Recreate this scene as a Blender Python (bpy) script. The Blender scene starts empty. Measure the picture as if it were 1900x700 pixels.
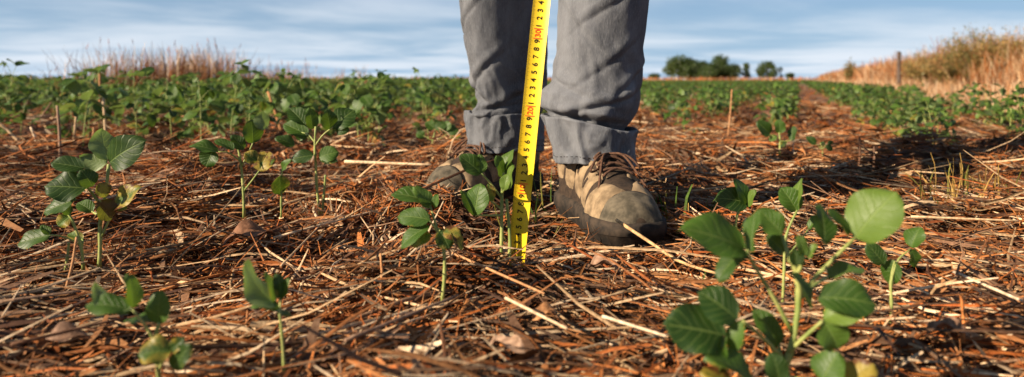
import bpy, math, random
import numpy as np
from mathutils import Vector, Matrix, Quaternion, noise

random.seed(7)
rng = np.random.default_rng(11)
scene = bpy.context.scene
COL = scene.collection
R = math.radians

# ------------------------------------------------------------------ camera, sky, sun, exposure
CAM_H, F, HY, CX = 0.2407, 1280.0, 148.0, 950.0      # eye height (m), focal length, horizon row, centre column (photo pixels)
cam_d = bpy.data.cameras.new('camera'); cam = bpy.data.objects.new('camera', cam_d); COL.objects.link(cam)
cam.location = (0, 0, CAM_H); cam.rotation_euler = (R(90), 0, 0)
cam_d.sensor_width = 36.0; cam_d.lens = 36.0 * F / 1900.0
cam_d.shift_y = -(350.0 - HY) / 1900.0
cam_d.clip_start = 0.02; cam_d.clip_end = 6000
cam_d.dof.use_dof = True; cam_d.dof.focus_distance = 1.02; cam_d.dof.aperture_fstop = 4.5
scene.camera = cam

SUN_EL = R(26)
SUN_AZ = math.atan2(-0.875, -0.484)
sun_dir = Vector((math.cos(SUN_EL) * math.sin(SUN_AZ), math.cos(SUN_EL) * math.cos(SUN_AZ), math.sin(SUN_EL)))
sl = bpy.data.lights.new('sun', 'SUN'); so = bpy.data.objects.new('sun', sl); COL.objects.link(so)
sl.energy = 5.0; sl.angle = R(0.5); sl.color = (1.0, 0.83, 0.62)
so.rotation_euler = sun_dir.to_track_quat('Z', 'Y').to_euler(); so.location = (-6, -4, 5)

world = bpy.data.worlds.new('World'); scene.world = world; world.use_nodes = True
wn = world.node_tree; wn.nodes.clear()
def WN(t, **k):
    n = wn.nodes.new(t)
    for a, b in k.items(): setattr(n, a, b)
    return n
def WL(a, b): wn.links.new(a, b)
out = WN('ShaderNodeOutputWorld'); bg = WN('ShaderNodeBackground'); WL(bg.outputs[0], out.inputs[0])
bg.inputs[1].default_value = 0.05
sky = WN('ShaderNodeTexSky', sky_type='NISHITA', sun_disc=False)
sky.sun_elevation = SUN_EL; sky.sun_rotation = SUN_AZ; sky.air_density = 1.0; sky.dust_density = 0.3; sky.ozone_density = 3.0
tc = WN('ShaderNodeTexCoord'); sp = WN('ShaderNodeSeparateXYZ'); WL(tc.outputs['Generated'], sp.inputs[0])
def wmath(op, a, b=None, clamp=False):
    m = WN('ShaderNodeMath', operation=op, use_clamp=clamp)
    for i, v in enumerate((a, b)):
        if v is None: continue
        if isinstance(v, (int, float)): m.inputs[i].default_value = v
        else: WL(v, m.inputs[i])
    return m.outputs[0]
zz = wmath('ADD', wmath('MAXIMUM', sp.outputs[2], 0.0), 0.055)          # a stratus deck seen in perspective
px_ = wmath('DIVIDE', sp.outputs[0], zz); py_ = wmath('DIVIDE', sp.outputs[1], zz)
cmb = WN('ShaderNodeCombineXYZ'); WL(wmath('MULTIPLY', px_, 0.42), cmb.inputs[0]); WL(wmath('MULTIPLY', py_, 0.50), cmb.inputs[1])
n1 = WN('ShaderNodeTexNoise'); n1.inputs['Scale'].default_value = 0.62; n1.inputs['Detail'].default_value = 7; n1.inputs['Roughness'].default_value = 0.55; n1.inputs['Distortion'].default_value = 0.35
WL(cmb.outputs[0], n1.inputs['Vector'])
rp = WN('ShaderNodeMapRange', interpolation_type='SMOOTHSTEP'); rp.inputs[1].default_value = 0.38; rp.inputs[2].default_value = 0.72
WL(n1.outputs[0], rp.inputs[0])
mixc = WN('ShaderNodeMix', data_type='RGBA'); WL(wmath('SUBTRACT', 1.0, wmath('POWER', 2.718, wmath('DIVIDE', wmath('MULTIPLY', rp.outputs[0], -0.13), zz))), mixc.inputs[0])
tint = WN('ShaderNodeMix', data_type='RGBA', blend_type='MULTIPLY'); tint.inputs[0].default_value = 1.0
tint.inputs[7].default_value = (0.42, 0.50, 0.61, 1); WL(sky.outputs[0], tint.inputs[6])
veil = WN('ShaderNodeMix', data_type='RGBA'); WL(wmath('SUBTRACT', 1.0, wmath('POWER', 2.718, wmath('DIVIDE', -0.115, zz))), veil.inputs[0])   # thicker towards the horizon, thin overhead
veil.inputs[7].default_value = (3.65, 5.4, 7.5, 1)   # thin even high cloud
WL(tint.outputs[2], veil.inputs[6])
WL(veil.outputs[2], mixc.inputs[6]); mixc.inputs[7].default_value = (7.9, 8.3, 8.9, 1)
WL(mixc.outputs[2], bg.inputs[0])

scene.view_settings.view_transform = 'Standard'; scene.view_settings.look = 'None'
scene.view_settings.gamma = 1.0; scene.view_settings.use_curve_mapping = False
scene.view_settings.exposure = 1.2
scene.render.engine = 'CYCLES'
scene.cycles.use_denoising = True
scene.cycles.max_bounces = 6; scene.cycles.diffuse_bounces = 3; scene.cycles.transparent_max_bounces = 6

# ------------------------------------------------------------------ helpers
def P(px, py, d):
    return np.array([(px - CX) / F * d, d, CAM_H - (py - HY) / F * d])
def ground_depth(py): return CAM_H * F / (py - HY)
def lin(a, b, t): return a + (b - a) * t
def smooth(a, b, x):
    t = np.clip((x - a) / (b - a), 0, 1); return t * t * (3 - 2 * t)

def mesh_np(name, V, faces, mat, uv=None, attrs=None, smooth_shade=True):
    """V (N,3); faces: list of int arrays (M,k); uv (N,2) per vertex; attrs {name: (N,) or (N,3)}"""
    V = np.asarray(V, dtype=np.float32)
    faces = [np.asarray(f, dtype=np.int32) for f in (faces if isinstance(faces, list) else [faces]) if len(f)]
    me = bpy.data.meshes.new(name)
    me.vertices.add(len(V)); me.vertices.foreach_set('co', V.ravel())
    li = np.concatenate([f.ravel() for f in faces]); sizes = np.concatenate([np.full(len(f), f.shape[1], np.int32) for f in faces])
    st = np.concatenate([[0], np.cumsum(sizes)[:-1]]).astype(np.int32)
    me.loops.add(len(li)); me.loops.foreach_set('vertex_index', li)
    me.polygons.add(len(st)); me.polygons.foreach_set('loop_start', st)
    if smooth_shade: me.polygons.foreach_set('use_smooth', np.ones(len(st), dtype=bool))
    me.update(calc_edges=True)
    if uv is not None:
        l = me.uv_layers.new(name='UVMap'); l.data.foreach_set('uv', np.asarray(uv, np.float32)[li].ravel())
    for k, a in (attrs or {}).items():
        a = np.asarray(a, np.float32)
        if a.ndim == 1:
            at = me.attributes.new(k, 'FLOAT', 'POINT'); at.data.foreach_set('value', a)
        else:
            at = me.attributes.new(k, 'FLOAT_COLOR', 'POINT')
            at.data.foreach_set('color', np.concatenate([a, np.ones((len(a), 1), np.float32)], 1).ravel())
    if mat: me.materials.append(mat)
    return me
def obj(name, me, parent=None, loc=None):
    o = bpy.data.objects.new(name, me); COL.objects.link(o)
    if parent is not None: o.parent = parent
    if loc is not None: o.location = loc
    return o
def tag(o, label, cat=None, group=None, kind=None):
    o['label'] = label
    if cat: o['category'] = cat
    if group: o['group'] = group
    if kind: o['kind'] = kind
    return o
def empty(name, loc, label=None, cat=None, group=None):
    o = bpy.data.objects.new(name, None); COL.objects.link(o); o.location = loc; o.empty_display_size = 0.02
    if label: tag(o, label, cat, group)
    return o

class MB:
    """collects geometry with per-vertex uv/attributes"""
    def __init__(s): s.V = []; s.F4 = []; s.F3 = []; s.uv = []; s.at = {}; s.n = 0
    def add(s, V, F4=None, F3=None, uv=None, **at):
        V = np.asarray(V, float)
        s.V.append(V)
        if F4 is not None and len(F4): s.F4.append(np.asarray(F4) + s.n)
        if F3 is not None and len(F3): s.F3.append(np.asarray(F3) + s.n)
        s.uv.append(np.zeros((len(V), 2)) if uv is None else uv)
        for k, v in at.items():
            v = np.asarray(v, float)
            if v.ndim == 0: v = np.full(len(V), float(v))
            elif v.ndim == 1 and len(v) == 3 and len(V) != 3: v = np.tile(v, (len(V), 1))
            s.at.setdefault(k, []).append(v)
        s.n += len(V)
    def mesh(s, name, mat, origin=(0, 0, 0), smooth_shade=True):
        fs = []
        if s.F4: fs.append(np.concatenate(s.F4))
        if s.F3: fs.append(np.concatenate(s.F3))
        return mesh_np(name, np.concatenate(s.V) - np.asarray(origin), fs, mat, np.concatenate(s.uv), {k: np.concatenate(v) for k, v in s.at.items()}, smooth_shade)

def grid_faces(nr, nc, wrap=False):
    i = np.arange(nr - 1)[:, None]; j = np.arange(nc if wrap else nc - 1)[None, :]
    j2 = (j + 1) % nc
    return np.stack([i * nc + j, i * nc + j2, (i + 1) * nc + j2, (i + 1) * nc + j], -1).reshape(-1, 4)
def frame_along(pts):
    pts = np.asarray(pts, float); T = np.gradient(pts, axis=0); T /= np.linalg.norm(T, axis=1)[:, None] + 1e-12
    up = np.array([0, 0, 1.0]) if abs(T[0, 2]) < 0.9 else np.array([1.0, 0, 0])
    A = np.cross(T, up); A /= np.linalg.norm(A, axis=1)[:, None] + 1e-12
    return T, A, np.cross(A, T)
def tube(pts, rad, n=6, cap=True):
    pts = np.asarray(pts, float); rad = np.broadcast_to(np.asarray(rad, float), (len(pts),))
    T, A, B = frame_along(pts); th = np.arange(n) * 2 * np.pi / n
    V = pts[:, None] + rad[:, None, None] * (np.cos(th)[None, :, None] * A[:, None] + np.sin(th)[None, :, None] * B[:, None])
    V = V.reshape(-1, 3); F4 = grid_faces(len(pts), n, True); F3 = []
    if cap:
        k = len(V); V = np.concatenate([V, pts[:1], pts[-1:]])
        j = np.arange(n); F3 = np.concatenate([np.stack([(j + 1) % n, j, np.full(n, k)], -1), np.stack([(len(pts) - 1) * n + j, (len(pts) - 1) * n + (j + 1) % n, np.full(n, k + 1)], -1)])
    return V, F4, F3
def curve_pts(ctrl, n):
    """Catmull-Rom through control points"""
    c = np.asarray(ctrl, float)
    if len(c) == 2: return c[0] + (c[1] - c[0]) * np.linspace(0, 1, n)[:, None]
    c = np.concatenate([[2 * c[0] - c[1]], c, [2 * c[-1] - c[-2]]]); m = len(c) - 3
    u = np.linspace(0, m - 1e-6, n); i = u.astype(int); t = (u - i)[:, None]
    p0, p1, p2, p3 = c[i], c[i + 1], c[i + 2], c[i + 3]
    return 0.5 * (2 * p1 + (p2 - p0) * t + (2 * p0 - 5 * p1 + 4 * p2 - p3) * t ** 2 + (3 * p1 - p0 - 3 * p2 + p3) * t ** 3)

# ------------------------------------------------------------------ materials
def new_mat(name):
    m = bpy.data.materials.new(name); m.use_nodes = True; nt = m.node_tree; nt.nodes.clear()
    o = nt.nodes.new('ShaderNodeOutputMaterial'); b = nt.nodes.new('ShaderNodeBsdfPrincipled'); nt.links.new(b.outputs[0], o.inputs[0])
    return m, nt, b, o
class NT:
    def __init__(s, nt): s.nt = nt
    def n(s, t, ins=None, **k):
        x = s.nt.nodes.new(t)
        for a, b in k.items(): setattr(x, a, b)
        for a, b in (ins or {}).items(): s.set(x, a, b)
        return x
    def set(s, x, a, b):
        if isinstance(b, bpy.types.NodeSocket): s.nt.links.new(b, x.inputs[a])
        else: x.inputs[a].default_value = b
    def math(s, op, a, b=None, clamp=False):
        m = s.n('ShaderNodeMath', operation=op, use_clamp=clamp); s.set(m, 0, a)
        if b is not None: s.set(m, 1, b)
        return m.outputs[0]
    def mix(s, f, a, b, blend='MIX'):
        m = s.n('ShaderNodeMix', data_type='RGBA', blend_type=blend); s.set(m, 0, f); s.set(m, 6, a); s.set(m, 7, b); return m.outputs[2]
    def noise(s, vec, scale, detail=4, rough=0.55):
        x = s.n('ShaderNodeTexNoise', {'Scale': scale, 'Detail': detail, 'Roughness': rough})
        if vec is not None: s.set(x, 'Vector', vec)
        return x.outputs[0]
    def ramp(s, f, a, b):
        m = s.n('ShaderNodeMapRange', {0: f, 1: a, 2: b}, interpolation_type='SMOOTHSTEP'); return m.outputs[0]
    def bump(s, h, strength, dist, bsdf):
        x = s.n('ShaderNodeBump', {'Strength': strength, 'Distance': dist, 'Height': h}); s.set(bsdf, 'Normal', x.outputs[0]); return x
c4 = lambda r, g, b: (r, g, b, 1)

def mat_soil():
    m, nt, b, o = new_mat('soil'); k = NT(nt)
    pos = k.n('ShaderNodeNewGeometry').outputs['Position']
    a = k.noise(pos, 2.2, 6); c = k.noise(pos, 70, 5, 0.7); e = k.noise(pos, 9, 5)
    near = k.mix(k.ramp(a, .35, .65), c4(.045, .022, .012), c4(.10, .048, .024))
    near = k.mix(k.ramp(c, .35, .7), near, c4(.20, .09, .04))
    near = k.mix(k.math('MULTIPLY', k.ramp(e, .55, .75), .6), near, c4(.30, .17, .09))
    xyz = k.n('ShaderNodeSeparateXYZ', {0: pos}).outputs
    far = k.mix(k.ramp(k.noise(pos, .05, 5), .35, .65), c4(.42, .235, .10), c4(.30, .19, .08))
    k.set(b, 'Base Color', k.mix(k.ramp(xyz[1], 60, 90), near, far)); k.set(b, 'Roughness', .95)
    k.bump(c, .9, .012, b)
    return m
def mat_straw(name='straw_litter', spec=.2):
    m, nt, b, o = new_mat(name); k = NT(nt)
    at = k.n('ShaderNodeAttribute', attribute_name='col').outputs[0]
    pos = k.n('ShaderNodeTexCoord').outputs['Object']
    nz = k.noise(pos, 160, 4, .65)
    col = k.mix(k.ramp(nz, .3, .75), k.mix(1.0, at, c4(.55, .48, .42), 'MULTIPLY'), k.mix(1.0, at, c4(1.1, 1.08, 1.05), 'MULTIPLY'))
    k.set(b, 'Base Color', col); k.set(b, 'Roughness', .72); k.set(b, 'Specular IOR Level', spec)
    k.bump(nz, .35, .002, b)
    return m
def mat_leaf(name, dark, mid, light):
    m, nt, b, o = new_mat(name); k = NT(nt)
    uv = k.n('ShaderNodeUVMap').outputs[0]; s = k.n('ShaderNodeSeparateXYZ', {0: uv}).outputs
    au = k.math('ABSOLUTE', k.math('SUBTRACT', s[0], .5))                       # 0 at the midrib, .5 at the margin
    mid_rib = k.math('SUBTRACT', 1.0, k.ramp(au, .008, .035))
    wob = k.math('MULTIPLY', k.math('SUBTRACT', k.noise(k.n('ShaderNodeTexCoord').outputs['Object'], 70, 2), .5), .16)
    ph = k.math('FRACT', k.math('MULTIPLY', k.math('ADD', wob, k.math('SUBTRACT', s[1], k.math('MULTIPLY', au, .62))), 6.3))
    lat = k.math('SUBTRACT', 1.0, k.ramp(k.math('ABSOLUTE', k.math('SUBTRACT', ph, .5)), .02, .13))
    vein = k.math('MAXIMUM', mid_rib, k.math('MULTIPLY', lat, .5))
    tint = k.n('ShaderNodeAttribute', attribute_name='tint').outputs['Fac']
    age = k.n('ShaderNodeAttribute', attribute_name='age').outputs['Fac']
    rnd = k.n('ShaderNodeObjectInfo').outputs['Random']
    pos = k.n('ShaderNodeTexCoord').outputs['Object']
    nz = k.noise(pos, 45, 4); nb = k.noise(pos, 110, 3)
    t = k.math('ADD', k.math('MULTIPLY', tint, .74), k.math('ADD', k.math('MULTIPLY', rnd, .16), k.math('MULTIPLY', nz, .22)), True)
    col = k.mix(k.ramp(t, .15, .6), dark, mid); col = k.mix(k.ramp(t, .62, 1.0), col, light)
    col = k.mix(k.math('MULTIPLY', vein, .42), col, c4(.20, .28, .075))
    fade = k.math('ADD', k.math('SUBTRACT', age, .55), k.math('ADD', k.math('MULTIPLY', au, .7), k.math('SUBTRACT', nb, .45)))
    col = k.mix(k.math('MULTIPLY', k.ramp(fade, -.02, .35), k.math('GREATER_THAN', age, .05)), col, c4(.27, .20, .03))
    col = k.mix(k.math('MULTIPLY', k.ramp(k.math('ADD', fade, k.math('MULTIPLY', k.math('SUBTRACT', nz, .5), 1.4)), .36, .55), k.math('GREATER_THAN', age, .05)), col, c4(.10, .035, .012))
    back = k.n('ShaderNodeNewGeometry').outputs['Backfacing']
    col = k.mix(k.math('MULTIPLY', back, .5), col, c4(.20, .25, .13))
    k.set(b, 'Base Color', col); k.set(b, 'Roughness', .48); k.set(b, 'Specular IOR Level', .32)
    bp = k.bump(k.math('SUBTRACT', k.math('MULTIPLY', nb, .8), vein), .5, .0014, b)
    tr = k.n('ShaderNodeBsdfTranslucent'); k.set(tr, 0, k.mix(.35, col, c4(.30, .48, .03))); nt.links.new(bp.outputs[0], tr.inputs['Normal'])
    mx = k.n('ShaderNodeMixShader', {0: .30}); nt.links.new(b.outputs[0], mx.inputs[1]); nt.links.new(tr.outputs[0], mx.inputs[2]); nt.links.new(mx.outputs[0], o.inputs[0])
    return m
def mat_stem():
    m, nt, b, o = new_mat('stem_green'); k = NT(nt)
    pos = k.n('ShaderNodeTexCoord').outputs['Object']
    nz = k.noise(pos, 60, 3)
    col = k.mix(k.ramp(nz, .35, .7), c4(.16, .21, .045), c4(.32, .33, .10))
    k.set(b, 'Base Color', col); k.set(b, 'Roughness', .6); k.bump(k.noise(pos, 900, 2), .4, .0008, b)
    return m
def mat_plain(name, ca, cb, scale, rough=.8, bump=(.4, .001, 300), spec=.3):
    m, nt, b, o = new_mat(name); k = NT(nt); pos = k.n('ShaderNodeTexCoord').outputs['Object']
    nz = k.noise(pos, scale, 5, .6); k.set(b, 'Base Color', k.mix(k.ramp(nz, .3, .7), c4(*ca), c4(*cb))); k.set(b, 'Roughness', rough); k.set(b, 'Specular IOR Level', spec)
    if bump: k.bump(k.noise(pos, bump[2], 4, .6), bump[0], bump[1], b)
    return m
def mat_denim():
    m, nt, b, o = new_mat('grey_denim'); k = NT(nt); pos = k.n('ShaderNodeTexCoord').outputs['Object']
    mp = k.n('ShaderNodeMapping', {0: pos, 3: (1, 1, .35)}).outputs[0]
    big = k.noise(mp, 14, 5, .6); fine = k.noise(k.n('ShaderNodeMapping', {0: pos, 3: (1, 1, .25)}).outputs[0], 520, 3, .7)
    w = k.n('ShaderNodeTexWave', {'Vector': k.n('ShaderNodeMapping', {0: pos, 2: (0.3, .75, .4)}).outputs[0], 'Scale': 420, 'Distortion': .8})
    col = k.mix(k.ramp(big, .32, .68), c4(.082, .088, .102), c4(.190, .199, .220))
    col = k.mix(k.math('MULTIPLY', k.ramp(fine, .4, .75), .45), col, c4(.27, .282, .305))
    col = k.mix(k.math('MULTIPLY', w.outputs['Fac'], .25), col, c4(.10, .10, .105))
    k.set(b, 'Base Color', col); k.set(b, 'Roughness', .92); k.set(b, 'Specular IOR Level', .15)
    bp = k.bump(k.math('ADD', k.math('MULTIPLY', w.outputs['Fac'], .4), k.math('ADD', fine, k.math('MULTIPLY', k.noise(mp, 75, 5, .6), 2.5))), .7, .0020, b)
    return m

M = dict(
    soil=mat_soil(), straw=mat_straw(),
    leaf=mat_leaf('soybean_leaf', c4(.013, .038, .005), c4(.043, .094, .010), c4(.112, .175, .027)),
    stem=mat_stem(),
    denim=mat_denim(),
    tan=mat_plain('boot_tan_suede', (.13, .090, .052), (.29, .205, .120), 55, .95),
    mesh=mat_plain('boot_brown_mesh', (.020, .013, .009), (.050, .032, .020), 120, .9, (.7, .001, 900)),
    cap=mat_plain('boot_olive_rubber', (.040, .034, .023), (.125, .102, .070), 60, .9),
    sole=mat_plain('boot_black_sole', (.010, .009, .008), (.05, .035, .024), 60, .9),
    lace=mat_plain('boot_lace', (.05, .024, .014), (.12, .06, .035), 300, .9),
    thread=mat_plain('dark_thread', (.03, .028, .028), (.06, .05, .05), 200, .9, None),
    yellow=mat_plain('tape_yellow', (.66, .45, .010), (.74, .52, .018), 40, .32, (.1, .0004, 200), .5),
    ink=mat_plain('tape_black_ink', (.02, .015, .012), (.04, .03, .02), 200, .4, None),
    red=mat_plain('tape_red_ink', (.80, .07, .02), (.85, .11, .03), 60, .4, None),
    metal=mat_plain('hook_metal', (.45, .44, .42), (.6, .58, .55), 90, .4, None),
    plastic=mat_plain('case_plastic', (.02, .02, .02), (.04, .04, .04), 30, .5, None),
    skin=mat_plain('skin', (.42, .22, .14), (.5, .28, .19), 20, .55, None),
    shirt=mat_plain('shirt_cotton', (.16, .19, .24), (.22, .25, .30), 60, .9),
    hair=mat_plain('hair', (.03, .02, .014), (.06, .04, .025), 80, .7),
    bark=mat_plain('bark', (.07, .05, .035), (.15, .11, .08), 6, .95, (.8, .03, 8)),
    wood=mat_plain('post_wood', (.05, .035, .028), (.12, .085, .065), 12, .95, (.8, .01, 30)),
    tree=mat_leaf('tree_foliage', c4(.014, .028, .008), c4(.028, .048, .011), c4(.058, .074, .020)),
    shrub=mat_leaf('shrub_foliage', c4(.08, .075, .02), c4(.24, .15, .045), c4(.46, .27, .10)),
)

# ------------------------------------------------------------------ ground with the grassy bank on the right
ROW = 0.414                                    # the rows run off to the right: X = ROW * depth + c
def fbm(x, y, s, seed=0.0):
    x = np.atleast_1d(x); y = np.atleast_1d(y)
    return np.array([noise.noise(Vector((a * s + seed, b * s - seed, seed))) for a, b in zip(x.ravel(), y.ravel())]).reshape(x.shape)
_ph = rng.uniform(0, 6.28, 40); _dr = rng.uniform(0, 6.28, 40); _fr = np.concatenate([rng.uniform(8, 22, 20), rng.uniform(30, 75, 20)])
def bumps(x, y):
    h = 0
    for p, a, f in zip(_ph, _dr, _fr): h = h + np.sin((x * math.cos(a) + y * math.sin(a)) * f + p) / f
    return h * 0.10 * lin(.40, 1.0, smooth(.75, 1.25, y))
RB_T, RB_H = np.array([.196, 1.005]), np.array([.114, 1.325])
LB_T, LB_H = np.array([-.152, 1.285]), np.array([.046, 1.53])
def seg_d(x, y, a, b):
    ab = b - a; t = np.clip(((x - a[0]) * ab[0] + (y - a[1]) * ab[1]) / (ab @ ab), 0, 1)
    return np.hypot(x - a[0] - t * ab[0], y - a[1] - t * ab[1])
def ground_h(x, y):
    x = np.asarray(x, float); y = np.asarray(y, float)
    r = np.hypot(x, y)
    c = x - ROW * y
    bank = 0.50 * smooth(2.5, 4.4, c) * smooth(1.0, 5.0, y) * (1 - smooth(90, 140, y)) + 0.12 * smooth(4.5, 9, c) * (1 - smooth(90, 140, y)) * smooth(1, 5, y)
    return bumps(x, y) * (1 - smooth(5, 9, r)) - 0.034 + bank - .020 * np.exp(-(seg_d(x, y, RB_T, RB_H) / .10) ** 2) - .022 * np.exp(-(seg_d(x, y, LB_T + np.array([-.03, -.06]), LB_H) / .13) ** 2)
def build_ground():
    u = np.linspace(-1, 1, 421); gx = np.sign(u) * (np.abs(u) * 2.6 + 2200 * np.abs(u) ** 9 + 30 * np.abs(u) ** 4)
    v = np.linspace(0, 1, 421); gy = -1.2 + v * 6.0 + 40 * v ** 4 + 4000 * v ** 10
    gy = np.concatenate([[-400, -60, -8, -3], gy])
    X, Y = np.meshgrid(gx, gy); Z = ground_h(X, Y)
    V = np.stack([X, Y, Z], -1).reshape(-1, 3)
    g = obj('ground', mesh_np('ground', V, grid_faces(len(gy), len(gx)), M['soil']))
    tag(g, 'brown field soil stretching to the horizon', kind='structure')
build_ground()

# ------------------------------------------------------------------ straw litter (uncountable): ribbons and split straws
PALE = np.array([(.66, .50, .33), (.60, .43, .26), (.72, .58, .42)])
TAN = np.array([(.46, .235, .105), (.42, .195, .080), (.50, .27, .13), (.38, .17, .070)])
ORG = np.array([(.44, .15, .040), (.50, .19, .055), (.38, .115, .030), (.54, .22, .070)])
DRK = np.array([(.13, .062, .034), (.18, .09, .05), (.10, .05, .03), (.20, .12, .08)])
GRY = np.array([(.30, .19, .13), (.34, .225, .155), (.24, .145, .095)])
def palette(n, w):
    cats = rng.choice(5, n, p=np.array(w) / sum(w)); out = np.zeros((n, 3))
    for i, pl in enumerate((PALE, TAN, ORG, DRK, GRY)):
        k = cats == i; out[k] = pl[rng.integers(0, len(pl), k.sum())]
    return out * rng.uniform(.38, .92, (n, 1)) * np.where(cats[:, None] == 0, np.array([[1.12, 1.08, 1.02]]), np.array([[1.0, .92, .81]]))
def strands(x, y, z, head, tilt, L, W, bend, roll, col, K=4, lift=None, tri=False):
    """vectorised strands. x,y,z: centres; head: heading; tilt: rise angle; bend: sideways curve; lift: vertical curve"""
    n = len(x); s = np.linspace(-.5, .5, K)[None, :]
    hx, hy = np.cos(head)[:, None], np.sin(head)[:, None]
    along = L[:, None] * s * np.cos(tilt)[:, None]
    side = bend[:, None] * L[:, None] * (s * s * 4 - .33)
    up = L[:, None] * s * np.sin(tilt)[:, None] + (0 if lift is None else lift[:, None] * L[:, None] * (.33 - s * s * 4))
    Pn = np.stack([x[:, None] + hx * along - hy * side, y[:, None] + hy * along + hx * side, z[:, None] + up], -1)       # n,K,3
    S = np.stack([-hy * np.cos(roll)[:, None] + 0 * s, hx * np.cos(roll)[:, None] + 0 * s, np.sin(roll)[:, None] + 0 * s], -1)
    N = np.stack([hy * np.sin(roll)[:, None] + 0 * s, -hx * np.sin(roll)[:, None] + 0 * s, np.cos(roll)[:, None] + 0 * s], -1)
    tw = (1 - .55 * np.abs(s * 2) ** 3)[:, :, None] * W[:, None, None] * .5
    if tri:
        V = np.stack([Pn - S * tw * .95, Pn + N * tw * 1.1, Pn + S * tw * .95], 2); m = 3
    else:
        V = np.stack([Pn - S * tw, Pn + S * tw], 2); m = 2
    base = (np.arange(n) * K * m)[:, None, None]; i = np.arange(K - 1)[None, :, None] * m; j = np.arange(m - 1)[None, None, :]
    a = base + i + j
    Fq = np.stack([a, a + 1, a + m + 1, a + m], -1).reshape(-1, 4)
    return V.reshape(-1, 3), Fq, np.repeat(col, K * m, axis=0)

def sample_ground(n, d0, d1, pw=1.0, margin=1.18, xr=None):
    """points inside the view wedge (a bit wider), depth density ~ d**pw"""
    u = rng.uniform(0, 1, n); d = (d0 ** (pw + 1) + u * (d1 ** (pw + 1) - d0 ** (pw + 1))) ** (1 / (pw + 1))
    x = rng.uniform(-1, 1, n) * (.742 * margin * d + .12)
    return x, d
def pile(x, y): return .014 * np.sin(x * 13 + y * 6 + 1) * np.sin(y * 11 - x * 5) + .010 * np.sin(x * 27 - y * 19) * np.sin(x * 15 + y * 31)
def heading(n, x, y):
    pref = np.where(x < -.08 - .1 * np.sin(y * 5), R(42), R(-38)) + .45 * np.sin(x * 3.1 + y * 1.7) + .35 * np.sin(y * 6 - x * 2)
    h = np.where(rng.uniform(0, 1, n) < .5, pref + rng.normal(0, .35, n), rng.uniform(0, math.pi, n))
    return h
def near_boot(x, y):
    """keeps litter off the boots"""
    return seg_d(x, y, RB_T, RB_H) < .052, seg_d(x, y, LB_T, LB_H) < .052
HERO_XY = [(-.54, .90), (-.272, .53), (-.19, .556), (-.076, .763), (-.014, .88), (.207, .525), (.381, .694), (-.48, 1.23), (-.355, 1.26), (.29, .75)]
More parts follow.
